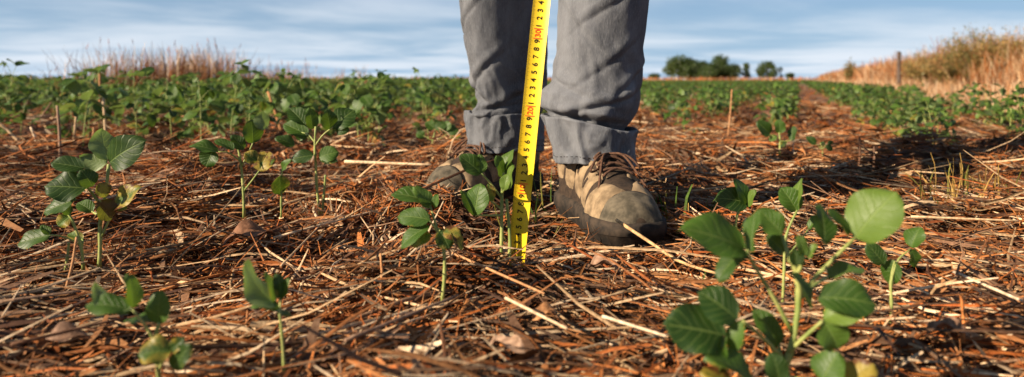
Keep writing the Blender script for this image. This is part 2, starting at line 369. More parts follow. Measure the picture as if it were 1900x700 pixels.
def build_litter():
    mb = MB()
    def lay(n, d0, d1, Lr, Wr, w, zr, tiltsd=.16, K=4, tri=False, pw=1.0, bend=.12, lift=.05, rollsd=.5, keep=None):
        x, y = sample_ground(n, d0, d1, pw)
        if keep is not None:
            k = keep(x, y) > rng.uniform(0, 1, n); x, y = x[k], y[k]
        n = len(x)
        L = rng.uniform(*Lr, n) * rng.uniform(.5, 1.0, n); W = rng.uniform(*Wr, n)
        h = heading(n, x, y); tl = rng.normal(0, tiltsd, n)
        z = ground_h(x, y) + rng.uniform(zr[0], zr[1], n) + pile(x, y) * lin(.75, 1.0, smooth(.7, 1.2, y)) + np.abs(np.sin(tl)) * L * .35
        if Wr[1] > .012:
            hp = np.min([np.hypot(x - hx_, y - hy_) for hx_, hy_ in HERO_XY], axis=0); far_ = hp > .16; z = np.where(far_, z, ground_h(x, y) - .004)
        b = (seg_d(x, y, RB_T, RB_H) < .05) | (seg_d(x, y, LB_T, LB_H) < .05)
        z = np.where(b, np.minimum(z, .0), z); tl = np.where(b, 0, tl)
        V, Fq, C = strands(x, y, z, h, tl, L, W, rng.normal(0, bend, n), rng.normal(0, rollsd, n), palette(n, w), K, rng.normal(0, lift, n), tri)
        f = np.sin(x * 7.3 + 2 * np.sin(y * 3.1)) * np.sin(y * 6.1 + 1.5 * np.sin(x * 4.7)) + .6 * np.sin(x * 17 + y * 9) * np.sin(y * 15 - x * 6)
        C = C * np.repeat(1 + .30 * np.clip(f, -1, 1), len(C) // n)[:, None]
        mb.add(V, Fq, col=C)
    # crumbs and chaff
    lay(34000, .46, 1.5, (.008, .04), (.002, .006), (.5, 3, 5, 2.5, 1.2), (-.002, .016), .3, 2, pw=.3)
    lay(28000, 1.3, 3.4, (.015, .055), (.003, .008), (.7, 3, 5, 1.8, 1.0), (-.002, .018), .3, 2, pw=.3)
    # straws
    lay(9500, .46, 1.3, (.04, .20), (.0020, .0048), (3.0, 4, 2.8, 3.0, 2.0), (.000, .032), .17, 4, True, pw=.4)
    lay(9000, 1.1, 3.0, (.05, .24), (.0028, .0068), (2.8, 4, 4, 2.4, 1.6), (.000, .034), .17, 4, True, pw=.3)
    lay(9000, .46, 1.3, (.010, .04), (.0016, .0050), (1.0, 3.5, 4.5, 1.4, 1.2), (.012, .034), .35, 3, pw=.4, lift=.12, rollsd=.8)
    lay(8000, 1.2, 2.6, (.012, .05), (.0025, .007), (1.2, 3.5, 4.5, 1.2, 1.2), (.012, .034), .35, 3, pw=.3, lift=.12, rollsd=.8)
    # flattened split pieces and leaf scraps
    lay(4600, .46, 1.4, (.02, .09), (.005, .012), (3.5, 3, 1.2, 2.2, 4.5), (.010, .032), .16, 4, pw=.4, bend=.08, lift=.10, rollsd=.4)
    lay(3800, 1.2, 2.8, (.03, .11), (.006, .014), (4.5, 3, 1.5, 1.6, 4), (.010, .032), .16, 4, pw=.3, bend=.08, lift=.10, rollsd=.4)
    # long thin pale stalks
    lay(800, .60, 1.8, (.14, .38), (.0022, .0052), (6, 2, .6, .2, 1), (.016, .034), .07, 5, True, pw=.4, bend=.05)
    # fine orange dead-grass curls
    lay(10000, .46, 1.9, (.03, .10), (.0009, .0024), (.5, 2.2, 7, 1.0, .4), (.002, .030), .4, 5, pw=.4, bend=.35, lift=.22)
    # broad dead leaf blades, more of them at the left
    lay(1300, .47, 1.4, (.10, .34), (.006, .014), (.3, 1.3, 1.2, 4, 2.2), (.003, .020), .08, 6, pw=.4, bend=.07, rollsd=.35, keep=lambda x, y: np.where(x < -.12, 1, .35))
    lay(900, 1.3, 3.0, (.10, .34), (.007, .018), (1.5, 2, 2, 2.5, 2), (.003, .024), .08, 5, pw=.4, rollsd=.35)
    # farther away
    lay(34000, 3.0, 7.5, (.04, .22), (.005, .012), (2, 4, 3.4, 1, 1.2), (0, .03), .22, 3, pw=.2)
    lay(14000, 7, 24, (.1, .35), (.012, .03), (2, 4, 3, .8, 1), (0, .04), .3, 2, pw=.3)
    # little upright tufts of curled dead grass
    nt = 1300; tx, ty = sample_ground(nt, .50, 2.8, .4); kk = np.where(tx < -.1, 1.0, .42) * (.35 + .65 * (np.sin(tx * 11 + 2) * np.sin(ty * 9) > -.1)) > rng.uniform(0, 1, nt); tx, ty = tx[kk], ty[kk]
    k = (seg_d(tx, ty, RB_T, RB_H) > .08) & (seg_d(tx, ty, LB_T, LB_H) > .08); tx, ty = tx[k], ty[k]; nt = len(tx)
    nb = 26; x = np.repeat(tx, nb) + rng.normal(0, .012, nt * nb); y = np.repeat(ty, nb) + rng.normal(0, .012, nt * nb)
    n = nt * nb; L = rng.uniform(.02, .07, n); tl = rng.uniform(.15, 1.3, n); h = rng.uniform(0, 6.28, n)
    z = ground_h(x, y) + .004 + np.sin(tl) * L * .5
    V, Fq, C = strands(x + np.cos(h) * np.cos(tl) * L * .5, y + np.sin(h) * np.cos(tl) * L * .5, z, h, tl, L, rng.uniform(.0011, .0030, n), rng.normal(0, .25, n), rng.normal(0, .8, n), palette(n, (.5, 2.5, 7, 1, .3)), 4, rng.uniform(0, .25, n))
    mb.add(V, Fq, col=C)
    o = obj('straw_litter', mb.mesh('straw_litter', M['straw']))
    tag(o, 'thick brown and orange mat of broken straw, chaff and dead leaves covering the soil', 'straw litter', kind='stuff')
build_litter()

# ------------------------------------------------------------------ single straws lying on top
def straw_mesh(ctrl, rad, col, n=6, seg=7, name='straw'):
    pts = curve_pts(ctrl, seg); V, F4, F3 = tube(pts, np.asarray(rad) * np.linspace(1, .72, seg), n)
    C = np.tile(np.asarray(col, float), (len(V), 1)) * (1 + .12 * np.sin(np.arange(len(V)) * .37))[:, None]
    mb = MB(); mb.add(V, F4, F3, col=C); return mb.mesh(name, M['straw'])
def build_straws():
    var = []
    for i in range(22):
        L = random.uniform(.10, .30); b = random.uniform(-.02, .02)
        cl = [PALE, PALE, TAN, GRY, ORG][i % 5]
        var.append(straw_mesh([(-L / 2, 0, 0), (-L * .1, b, random.uniform(0, .005)), (L / 2, -b * .3, 0)], random.uniform(.0012, .0024), cl[i % len(cl)]))
    n = 0
    while n < 190:
        x, y = sample_ground(1, .62, 2.7, .25, 1.0); x, y = float(x[0]), float(y[0])
        if min(seg_d(x, y, RB_T, RB_H), seg_d(x, y, LB_T, LB_H)) < .13 or abs(x - .0) < .05 and abs(y - .89) < .08: continue
        o = obj('straw', var[n % len(var)])
        h = float(heading(1, np.array([x]), np.array([y]))[0])
        o.location = (x, y, float(ground_h(x, y)) + random.uniform(.018, .030)); o.rotation_euler = (0, random.uniform(-.09, .09), h)
        px, py = CX + x / y * F, HY + CAM_H / y * F
        zn = ('left of the tall left plant', 'right of the tall left plant', 'left of the tape', 'right of the tape', 'around the largest plant', 'at the right edge')[int(np.searchsorted([150, 450, 900, 1250, 1680], px))]
        dz = 'far back' if py < 330 else ('half way back' if py < 460 else 'close to the camera')
        tag(o, 'loose dry straw on the litter, ' + zn + ', ' + dz, 'straw', 'loose straws ' + zn + ', ' + dz); n += 1
    def one(label, pix, r_px, col, name='straw', cat='straw', group=None):
        """pix: [(px, py, depth or None, lift)]"""
        pts = []
        for (a, b, d) in pix:
            d = d or ground_depth(b); pts.append(P(a, b, d))
        pts = np.array(pts); o0 = pts[0].copy()
        o = obj(name, straw_mesh(pts - o0, r_px / F * pts[0][1], col, 7, 9, name), loc=o0); tag(o, label, cat, group); return o
    def lie(label, a, b, r, col, name='straw', dz=.028):
        pts = []
        for (px, py) in (a, ((a[0] + b[0]) / 2, (a[1] + b[1]) / 2), b):
            d = (CAM_H - dz) * F / (py - HY); pts.append((px, py, d))
        o = one(label, pts, r * .62, col, name); o.scale = (1, 1, 1); return o
    one('pale straw propped against the toe of the boot right of the tape', [(1143, 408, .955), (1210, 452, .92), (1262, 486, .885), (1345, 512, .85)], 3.2, (.58, .38, .19))
    lie('thick pale straw on the ground below the boot at centre bottom', (1118, 587), (1236, 624), 5, PALE[2])
    lie('broken pale straw lying between the tape end and the bottom edge', (938, 553), (1052, 610), 5, PALE[0])
    lie('long whitish straw curving out of the right edge of the photo', (1770, 505), (1905, 562), 5, PALE[2])
    lie('pale straw slanting up beside the dark clod left of centre', (522, 493), (600, 412), 3.5, PALE[1])
    lie('long tan straw crossing behind the seedling with the yellowed leaves', (840, 470), (1010, 545), 4, TAN[2])
    lie('dull brown straw lying diagonally left of the bottom centre', (640, 632), (850, 548), 6, GRY[0])
    lie('flat pale straw behind the large soybean plant at right', (1560, 408), (1720, 416), 4, TAN[2])
    lie('long straw lying level at the right beyond the large plant', (1690, 402), (1890, 410), 4, PALE[1])
    lie('pale straw left of the shaded boot, pointing at the left leg', (640, 300), (800, 306), 5, PALE[0])
    lie('brown straw lying across the lower left litter', (20, 640), (230, 590), 6, DRK[1])
    lie('cream straw at the far lower left, level with the frame bottom', (0, 560), (150, 540), 5, GRY[1])
    # standing stubble, cut off at the top
    st = [((185, 232), (185, 122), 3, TAN[0], 'tallest cut stalk standing before the left soybean rows'),
          ((112, 290), (106, 196), 3, GRY[1], 'grey standing stalk left of the pale top leaf at left'),
          ((133, 275), (141, 217), 2.4, PALE[1], 'short pale stalk between two taller ones at left'),
          ((196, 250), (191, 181), 3, PALE[0], 'pale stalk standing just behind the pale top leaf at left'),
          ((71, 270), (57, 236), 2.6, PALE[2], 'short whitish stalk leaning left near the left edge'),
          ((44, 266), (-4, 226), 3, PALE[1], 'pale stalk leaning hard over at the left edge'),
          ((34, 206), (66, 171), 2.6, GRY[1], 'grey stalk leaning right in front of the leftmost soybean plants'),
          ((60, 232), (96, 190), 2.2, GRY[2], 'thin grey stalk leaning right beside the leaning pair at left'),
          ((171, 262), (174, 236), 2.6, TAN[2], 'stubby tan stalk beside the pale top leaf at left'),
          ((526, 250), (497, 170), 3, TAN[0], 'brown stalk leaning left over the central left rows'),
          ((1350, 252), (1358, 166), 1.7, TAN[2], 'tan stalk standing alone right of the legs'),
          ((1593, 312), (1595, 255), 2.6, DRK[1], 'dark short stalk standing at the edge of the shadow'),
          ((1620, 316), (1622, 272), 2.2, DRK[3], 'second dark stalk right of the short stalk at the shadow edge'),
          ((1786, 630), (1783, 545), 4.0, ORG[1], 'orange stub standing at lower right'),
          ((705, 545), (706, 470), 3.2, TAN[0], 'thin upright stub left of the seedling with yellowed leaves'),
          ((118, 545), (142, 440), 3.0, TAN[2], 'tan upright stem beside the left plant')]
    for a, b, r, c, lab in st:
        d = ground_depth(a[1]); p0 = P(a[0], a[1] + 6, d); p1 = P(b[0], b[1], d + .01)
        o = obj('stubble_stalk', straw_mesh(np.array([(0, 0, 0), (p1 - p0) * .5 + np.array([.002, 0, 0]), p1 - p0]), r / F * d, c, 7, 6, 'stubble_stalk'), loc=p0)
        tag(o, lab, 'stalk', 'cut stalks left standing')
build_straws()

# ------------------------------------------------------------------ soybean plants
def leaflet(base, tip, nrm, W, fold=.25, arch=.12, wav=.06, nt=9, nu=6, ph=0.0):
    base = np.asarray(base, float); tip = np.asarray(tip, float); A = tip - base; L = np.linalg.norm(A) + 1e-9; a = A / L
    s = np.cross(a, nrm); s /= np.linalg.norm(s) + 1e-9; n = np.cross(s, a)
    t = np.linspace(0, 1, nt + 1)[:, None]; u = np.linspace(-1, 1, nu + 1)[None, :]
    w = W * .5 * np.maximum(np.sin(np.pi * np.clip(t, 0, 1) ** .90), 0) ** .54
    h = fold * np.abs(u) ** 1.2 * w + arch * L * (4 * t * (1 - t)) * .5 - .10 * W * (u ** 2) * t + wav * W * np.sin(t * 9 + ph + np.sign(u) * 1.3) * np.abs(u) ** 2 * .5
    V = base + a * (L * t)[..., None] + s * (u * w)[..., None] + n * (h + 0 * u)[..., None]
    uv = np.stack([(u + 1) / 2 + 0 * t, t + 0 * u], -1).reshape(-1, 2)
    return V.reshape(-1, 3), grid_faces(nt + 1, nu + 1), uv
def add_leaflet(mb, *a, tint=.5, age=0.0, **k):
    V, Fq, uv = leaflet(*a, **k); mb.add(V, Fq, uv=uv, tint=tint, age=age)

def soy_layout(r, h):
    """a random soybean plant: stem path and trifoliate leaves"""
    lean = np.array([r.uniform(-.12, .12), r.uniform(-.12, .12)])
    stem = [np.array([lean[0] * h * t * t, lean[1] * h * t * t, -.02 + (h * .86 + .02) * t]) for t in np.linspace(0, 1, 6)]
    leaves = []; n = r.randint(7, 9); az = r.uniform(0, 6.28)
    for i in range(n):
        f = .22 + .78 * i / (n - 1); q = np.array([lean[0] * h * f * f, lean[1] * h * f * f, h * .86 * f])
        az += 2.4 + r.uniform(-.5, .5); el = lin(.35, 1.05, f) + r.uniform(-.15, .2); pl = h * lin(.30, .26, f) * r.uniform(.7, 1.2)
        dv = np.array([math.cos(az) * math.cos(el), math.sin(az) * math.cos(el), math.sin(el)]); e = q + dv * pl
        pet = [q, q + dv * pl * .5 + np.array([0, 0, .006]), e]
        sz = lin(.054, .061, f) * r.uniform(.7, 1.15) * (.6 if i == n - 1 else 1) * (h / .26) ** .5
        lf = []
        for a_off in (0, 1.25, -1.25):
            a2 = az + a_off + r.uniform(-.2, .2); dr = r.uniform(-1.25, .75)
            b = e + np.array([math.cos(az), math.sin(az), .2]) * (.008 if a_off == 0 else 0)
            d2 = np.array([math.cos(a2) * math.cos(dr), math.sin(a2) * math.cos(dr), math.sin(dr)])
            nr = np.array([-math.cos(a2) * math.sin(dr) + r.uniform(-.8, .8), -math.sin(a2) * math.sin(dr) + r.uniform(-.8, .8), math.cos(dr)])
            S = sz * r.uniform(.85, 1.12)
            lf.append((b, b + d2 * S, nr, S * r.uniform(.62, .76), r.uniform(0, 1), (r.uniform(.35, .9) if r.random() < .06 + .10 * (f < .45) else 0.0), r.uniform(0, 6)))
        leaves.append((pet, lf))
    return stem, leaves

def row_density(x, y):
    """plants per site: bare patch in front, full rows farther back"""
    c = x - ROW * y
    left = smooth(2.05, 2.9, y + .25 * (x < -1.2) * (-x - 1.2)) * (x < .05)
    right = np.where(c > .35, smooth(2.2, 2.7, y), smooth(2.7, 4.4, y)) * (x >= .05)
    gap = (np.abs(c - .12) < .16) & (x > 0)
    patch = .70 + .30 * np.sin(x * 2.3 + 1) * np.sin(y * 1.9 + x)
    return np.where(gap, .04, np.clip(left + right, 0, 1) * np.where(c > .35, .95, patch))
def field_sites(d0, d1, sp_row, sp_pl, jit):
    """plant sites along the sowing rows inside the view"""
    out = []
    cs = np.arange(-1.55 - 200 * .5, 1.0, .5) + .0
    step = max(1, round(sp_row / .5)); cs = cs[::-1][::step]
    for c in cs:
        d = np.arange(d0, d1, sp_pl) + rng.uniform(-.5, .5, len(np.arange(d0, d1, sp_pl))) * sp_pl
        x = ROW * d + c + rng.normal(0, jit, len(d))
        k = np.abs(x) < .80 * d + .2
        out.append(np.stack([x[k], d[k]], 1))
    return np.concatenate(out)
def plant_height(x): return lin(.255, .188, smooth(-.9, .7, x))

LEG_BLOCK = lambda x, y: (abs(x - .07) < .28) and .85 < y < 1.9
def build_field():
    # templates
    T = []
    for i in range(12):
        r = random.Random(100 + i); stem, leaves = soy_layout(r, .26)
        mb = MB(); V, F4, F3 = tube(curve_pts(stem, 7), np.linspace(.0028, .0014, 7), 5); mb.add(V, F4, F3); sm = mb.mesh('stem', M['stem'])
        near = []; mids = []; tri_pts = []
        for pet, lf in leaves:
            Vp, Fp4, Fp3 = tube(curve_pts(pet, 4), np.linspace(.0012, .0009, 4), 4)
            mp = MB(); mp.add(Vp, Fp4, Fp3); pm = mp.mesh('leaf', M['stem'])
            lms = []
            for q in lf:
                ml = MB(); add_leaflet(ml, *q[:4], tint=q[4], age=q[5], ph=q[6], nt=6, nu=4); lms.append(ml.mesh('leaflet', M['leaf']))
            near.append((pm, lms))
            m3 = MB()
            for q in lf: add_leaflet(m3, *q[:4], tint=q[4], age=q[5], ph=q[6], nt=4, nu=2)
            m3.add(Vp, Fp4, Fp3, tint=.9, age=0.0); mids.append(m3.mesh('leaf', M['leaf']))
        T.append((sm, near, mids, leaves, stem))
    # individuals
    S = field_sites(1.9, 7.0, .5, .098, .05)
    keep = rng.uniform(0, 1, len(S)) < row_density(S[:, 0], S[:, 1]); S = S[keep]
    S = S[np.argsort(S[:, 1] + .0 * S[:, 0])]
    vis = np.abs(S[:, 0]) < .742 * S[:, 1] + .05
    ind = S[vis][:300]; dmax = ind[-1, 1]
    rest_near = np.concatenate([S[vis][300:], S[~vis]])
    for i, (x, y) in enumerate(ind):
        sm, near, mids, _, _ = T[i % len(T)]
        side = 'l' if x < .05 else 'r'
        root = empty('soybean_plant', (x, y, float(ground_h(x, y))))
        px = CX + x / y * F; rank = 'front rows' if y < 3.0 else ('middle rows' if y < 4.0 else 'rear rows')
        zone = [z for lim, z in ((110, 'at the left edge of the photo'), (270, 'behind the tallest cut stalk at left'), (430, 'below the largest dry weed clump'), (600, 'below the dense brown weed clump'), (760, 'below the pale weed spikes on the skyline'), (1010, 'just left of the legs'), (1330, 'just right of the legs'), (1480, 'left of the bare path'), (1680, 'right of the bare path'), (9999, 'at the right edge below the bank')) if px < lim][0]
        tag(root, ('leafy' if side == 'l' else 'low') + ' soybean plant in the ' + rank + ' ' + zone, 'soybean plant', 'soybean plants in the ' + rank + ' ' + zone)
        sc = float(plant_height(x)) / .26 * random.uniform(.78, 1.12); root.scale = (sc, sc, sc); root.rotation_euler = (0, 0, random.uniform(0, 6.28))
        obj('stem', sm, root)
        if i < 130:
            for pm, lms in near:
                lo = obj('leaf', pm, root)
                for lm in lms: obj('leaflet', lm, lo)
        else:
            for mm in mids: obj('leaf', mm, root)
    # the uncountable rest of the crop, merged
    def arrays(leaves, stem, nt, nu, pick=1.0, big=1.0):
        mb = MB()
        for pet, lf in leaves:
            for q in lf:
                if random.random() > pick: continue
                b, t = q[0], q[1]; mid = (b + t) / 2
                add_leaflet(mb, mid + (b - mid) * big, mid + (t - mid) * big, q[2], q[3] * big, tint=q[4], age=q[5], nt=nt, nu=nu, arch=.2, fold=.3)
        return np.concatenate(mb.V), np.concatenate(mb.F4), np.concatenate(mb.uv), np.concatenate(mb.at['tint']), np.concatenate(mb.at['age'])
    lod1 = [arrays(t[3], t[4], 3, 2) for t in T]; lod2 = [arrays(t[3], t[4], 2, 1, .55, 1.35) for t in T]; lod3 = [arrays(t[3], t[4], 2, 1, .22, 2.2) for t in T]
    big = MB()
    def put(sites, lods):
        n = len(sites)
        for v in range(len(lods)):
            s = sites[v::len(lods)]
            if not len(s): continue
            V, Fq, uv, ti, ag = lods[v]; m = len(s)
            a = rng.uniform(0, 6.28, m); sc = plant_height(s[:, 0]) / .26 * rng.uniform(.75, 1.15, m)
            ca, sa = np.cos(a) * sc, np.sin(a) * sc
            X = V[None, :, 0] * ca[:, None] - V[None, :, 1] * sa[:, None] + s[:, 0:1]; Y = V[None, :, 0] * sa[:, None] + V[None, :, 1] * ca[:, None] + s[:, 1:2]
            Z = V[None, :, 2] * sc[:, None] + ground_h(s[:, 0], s[:, 1])[:, None]
            k = len(V); FF = (Fq[None] + (np.arange(m) * k)[:, None, None]).reshape(-1, 4)
            tj = np.clip(np.tile(ti, m) * .7 + np.repeat(rng.uniform(0, .4, m), k), 0, 1)
            big.add(np.stack([X, Y, Z], -1).reshape(-1, 3), FF, uv=np.tile(uv, (m, 1)), tint=tj, age=np.tile(ag, m))
    put(rest_near, lod1)
    def thin(s):
        k = rng.uniform(0, 1, len(s)) < row_density(s[:, 0], s[:, 1]); return s[k]
    put(thin(field_sites(7.0, 9.5, .5, .105, .035)), lod1)
    put(thin(field_sites(9.5, 22, .5, .13, .05)), lod2)
    put(thin(field_sites(22, 75, .5, .42, .09)), lod3)
    o = obj('soybean_crop', big.mesh('soybean_crop', M['leaf'])); tag(o, 'far soybean rows merging into one green mass', 'soybean crop', kind='stuff')
build_field()

# ---- the plants in the foreground, each leaf measured in the photograph
CAMP = np.array([0, 0, CAM_H])
def hero(label, base, stems, groups, d=None, spread=.03, rad=3.0, seed=1):
    """stems: list of pixel paths; groups: (petiole pixel path, depth offset, [(bx,by,tx,ty,w,age,tint,ddepth)])"""
    r = random.Random(seed); d = d or ground_depth(base[1]); B = P(base[0], base[1], d); B[2] = float(ground_h(B[0], B[1]))
    root = empty('soybean_plant', B, label, 'soybean plant', 'soybean seedlings in the foreground')
    for path in stems:
        pts = curve_pts([P(x, y, d) for x, y in path], 10); mb = MB()
        rad_ = rad * .86; nod = 1 + .25 * (np.arange(10) % 3 == 0)
        V, F4, F3 = tube(pts, rad_ / F * d * np.linspace(1.0, .72, 10) * nod, 8); mb.add(V, F4, F3); obj('stem', mb.mesh('stem', M['stem'], B), root)
    for pet, doff, lfs in groups:
        dd = d + doff
        pts = [P(x, y, lin(d, dd, i / max(1, len(pet) - 1))) for i, (x, y) in enumerate(pet)]
        mb = MB(); V, F4, F3 = tube(curve_pts(pts, 8), rad * .55 / F * d * np.linspace(1.05, .75, 8), 6); mb.add(V, F4, F3)
        lo = obj('leaf', mb.mesh('leaf', M['stem'], B), root)
        for q in lfs:
            bx, by, tx, ty, w = q[:5]; age = q[5] if len(q) > 5 else 0.0; tint = q[6] if len(q) > 6 else r.uniform(.25, .6); dv = q[7] if len(q) > 7 else r.uniform(-.35, .35)
            Lpx = math.hypot(tx - bx, ty - by); dt = dd + dv * Lpx / F * d
            b, t = P(bx, by, dd), P(tx, ty, dt)
            L = np.linalg.norm(t - b); a = (t - b) / L; wn_ = w / F * d
            Wn = max(.60 * L, wn_ / math.cos(R(22))); phi = math.acos(min(1, wn_ / Wn))
            v = CAMP - b; v /= np.linalg.norm(v); n = v - a * (v @ a); n /= np.linalg.norm(n)
            def rot(an): return n * math.cos(an) + np.cross(a, n) * math.sin(an)
            n1_, n2_ = rot(phi), rot(-phi); nr = n1_ if n1_[2] >= n2_[2] else n2_
            if tint >= .95: nr = -nr                     # this leaflet shows its underside
            ml = MB(); add_leaflet(ml, b, t, nr, Wn, tint=tint, age=age, fold=r.uniform(.15, .45), arch=r.uniform(.05, .2), wav=r.uniform(.08, .20), nt=14, nu=10, ph=r.uniform(0, 6))
            obj('leaflet', ml.mesh('leaflet', M['leaf'], B), lo)
    return root
# A: the big plant at lower right
hero('largest soybean plant, broad leaves, close to the camera at lower right', (1455, 735),
     [[(1454, 745), (1452, 700), (1471, 635), (1482, 559), (1477, 504), (1466, 480)]],
     [([(1480, 560), (1496, 534), (1545, 482), (1588, 440)], .015, [(1586, 442, 1664, 356, 94, 0, .8, -.2), (1576, 438, 1537, 388, 16, 0, .2, .1), (1530, 455, 1522, 378, 36, 0, .2, .5)]),
      ([(1471, 620), (1440, 560), (1403, 499), (1385, 464)], -.01, [(1381, 462, 1266, 424, 68, .0, .55, -.3), (1383, 464, 1332, 522, 36, 0, .15, -.2), (1395, 468, 1404, 388, 24, 0, .5, .2)]),
      ([(1466, 485), (1456, 450), (1450, 436)], .02, [(1452, 436, 1408, 388, 46, 0, .6, .2), (1456, 468, 1422, 440, 32, 0, .1, -.2)]),
      ([(1478, 510), (1488, 490), (1490, 475)], -.01, [(1490, 477, 1481, 436, 20, 0, .9, 0), (1478, 494, 1474, 462, 26, .1, .1, 0), (1500, 480, 1514, 452, 14, 0, .9, 0), (1470, 506, 1508, 572, 17, 0, .1, -.2)]),
      ([(1462, 655), (1490, 628), (1526, 596)], -.02, [(1526, 592, 1614, 574, 44, 0, .9, -.3), (1527, 596, 1556, 648, 60, 0, .85, -.1), (1517, 552, 1627, 566, 62, 0, .12, -.2)]),
      ([(1482, 556), (1510, 530), (1536, 514)], .03, [(1536, 514, 1602, 498, 28, 0, .8, .3)]),
      ([(1452, 665), (1410, 622), (1378, 596)], -.03, [(1344, 622, 1233, 602, 84, 0, .05, -.1), (1368, 593, 1296, 541, 62, .1, .12, .2), (1376, 596, 1356, 654, 32, 0, .8, 0), (1350, 622, 1328, 702, 24, 0, .5, -.2)]),
      ([(1456, 680), (1448, 655), (1444, 640)], .01, [(1444, 642, 1397, 574, 40, 0, .35, .2)]),
      ([(1454, 700), (1500, 706), (1526, 706)], -.03, [(1524, 708, 1556, 654, 56, .15, .55, 0), (1570, 716, 1622, 676, 50, .75, .7, -.2)]),
      ([(1452, 712), (1430, 712), (1400, 706)], -.04, [(1446, 712, 1432, 654, 40, 0, .2, .1), (1402, 712, 1310, 660, 34, .2, .5, -.2), (1360, 716, 1300, 690, 30, .7, .5, -.2)])],
     d=.525, rad=7.5, seed=3)
hero('small soybean seedling with rounded leaves right of the largest plant', (1653, 592), [[(1653, 600), (1654, 560), (1653, 524), (1662, 490)]],
     [([(1655, 530), (1665, 485), (1690, 462)], .01, [(1691, 460, 1708, 421, 34, 0, .55), (1691, 462, 1700, 496, 20, 0, .6)]),
      ([(1653, 520), (1656, 500), (1660, 485)], 0, [(1661, 483, 1649, 528, 36, 0, .25), (1640, 490, 1608, 452, 32, 0, .15)])], rad=3.6, seed=5)
hero('young soybean with upright pointed leaves just behind the largest plant', (1452, 560), [[(1452, 566), (1455, 500), (1458, 440), (1478, 392)]],
     [([(1466, 420), (1474, 400), (1479, 390)], 0, [(1479, 392, 1449, 348, 40, 0, .45), (1482, 391, 1487, 331, 18, 0, .9)]),
      ([(1456, 480), (1490, 440), (1500, 425)], .02, [(1500, 425, 1528, 400, 18, 0, .6)])], rad=3.4, seed=6)
hero('soybean seedling with one dark round leaf left of the largest plant top', (1366, 440), [[(1365, 446), (1366, 410), (1372, 385)]],
     [([(1366, 405), (1375, 385), (1384, 378)], 0, [(1386, 376, 1328, 368, 44, 0, .05), (1386, 380, 1364, 332, 22, 0, .5), (1386, 384, 1400, 352, 16, 0, .8)])], rad=3.2, seed=7)
# C: left plant
hero('tall soybean plant with a pale top leaf at left', (185, 492), [[(184, 500), (186, 450), (186, 406), (195, 367), (202, 305)]],
     [([(200, 320), (202, 305)], 0, [(203, 302, 268, 262, 58, 0, .05, -.2), (199, 297, 188, 240, 46, 0, 1.0, .25), (198, 304, 148, 292, 34, 0, .95, -.1)]),
      ([(190, 385), (172, 360), (160, 345)], -.02, [(157, 312, 94, 302, 30, 0, .2), (162, 350, 82, 346, 54, 0, .05, -.2), (172, 346, 149, 316, 32, 0, .15), (142, 371, 80, 396, 28, .1, .3)]),
      ([(187, 400), (176, 396), (171, 393)], .02, [(172, 394, 144, 376, 26, 0, .6)]),
      ([(186, 420), (190, 395), (186, 372)], -.02, [(185, 372, 207, 408, 36, .95, .1), (184, 340, 196, 366, 26, .8, .1)]),
      ([(188, 440), (204, 405), (211, 385)], .0, [(210, 386, 260, 348, 30, .55, .4), (212, 384, 236, 386, 18, .5, .7)])], rad=4.2, seed=8)
hero('thin two-stemmed soybean seedling tucked against the tall left plant', (152, 492), [[(155, 500), (150, 455), (135, 412), (128, 398)], [(122, 500), (126, 470), (128, 450)]],
     [([(150, 455), (120, 440), (92, 436)], -.02, [(94, 436, 32, 453, 30, .1, .25), (92, 436, 76, 418, 14, 0, .8)]),
      ([(140, 425), (130, 405), (126, 398)], 0, [(128, 402, 108, 420, 26, .4, .8), (130, 398, 112, 376, 20, 0, .3)]),
      ([(152, 460), (154, 448), (152, 444)], .01, [(154, 446, 126, 434, 20, .4, .9)])], rad=3.2, seed=9)
# I, H: front left
hero('small soybean seedling with a browning lower leaf at bottom left', (293, 730), [[(294, 745), (295, 700), (290, 640), (291, 612), (296, 598)]],
     [([(294, 610), (295, 602)], 0, [(296, 602, 297, 538, 40, 0, .45), (287, 599, 231, 594, 18, 0, .5)]),
      ([(291, 640), (270, 605), (245, 574)], -.01, [(243, 577, 159, 566, 38, 0, .5, -.1), (244, 574, 174, 528, 30, 0, .95, .2), (247, 572, 238, 508, 28, 0, .4, .1)]),
      ([(294, 690), (305, 665), (318, 652)], -.01, [(319, 650, 256, 660, 50, .45, .2), (321, 684, 352, 640, 34, .2, .1), (316, 652, 342, 628, 24, .3, .05)])], d=.53, rad=5.2, seed=10)
hero('single-stemmed soybean seedling with a ragged pale leaf at bottom, left of centre', (527, 700), [[(528, 715), (527, 680), (523, 620), (518, 574)]],
     [([(520, 590), (517, 573)], 0, [(515, 572, 453, 487, 38, .15, .97, .1), (518, 572, 466, 567, 18, 0, .6), (508, 560, 494, 505, 16, .3, .8)]),
      ([(519, 580), (520, 560), (521, 554)], .01, [(521, 556, 514, 507, 26, 0, .2), (524, 554, 535, 516, 15, 0, .5), (505, 575, 540, 586, 10, .3, .7)])], rad=4.0, seed=11)
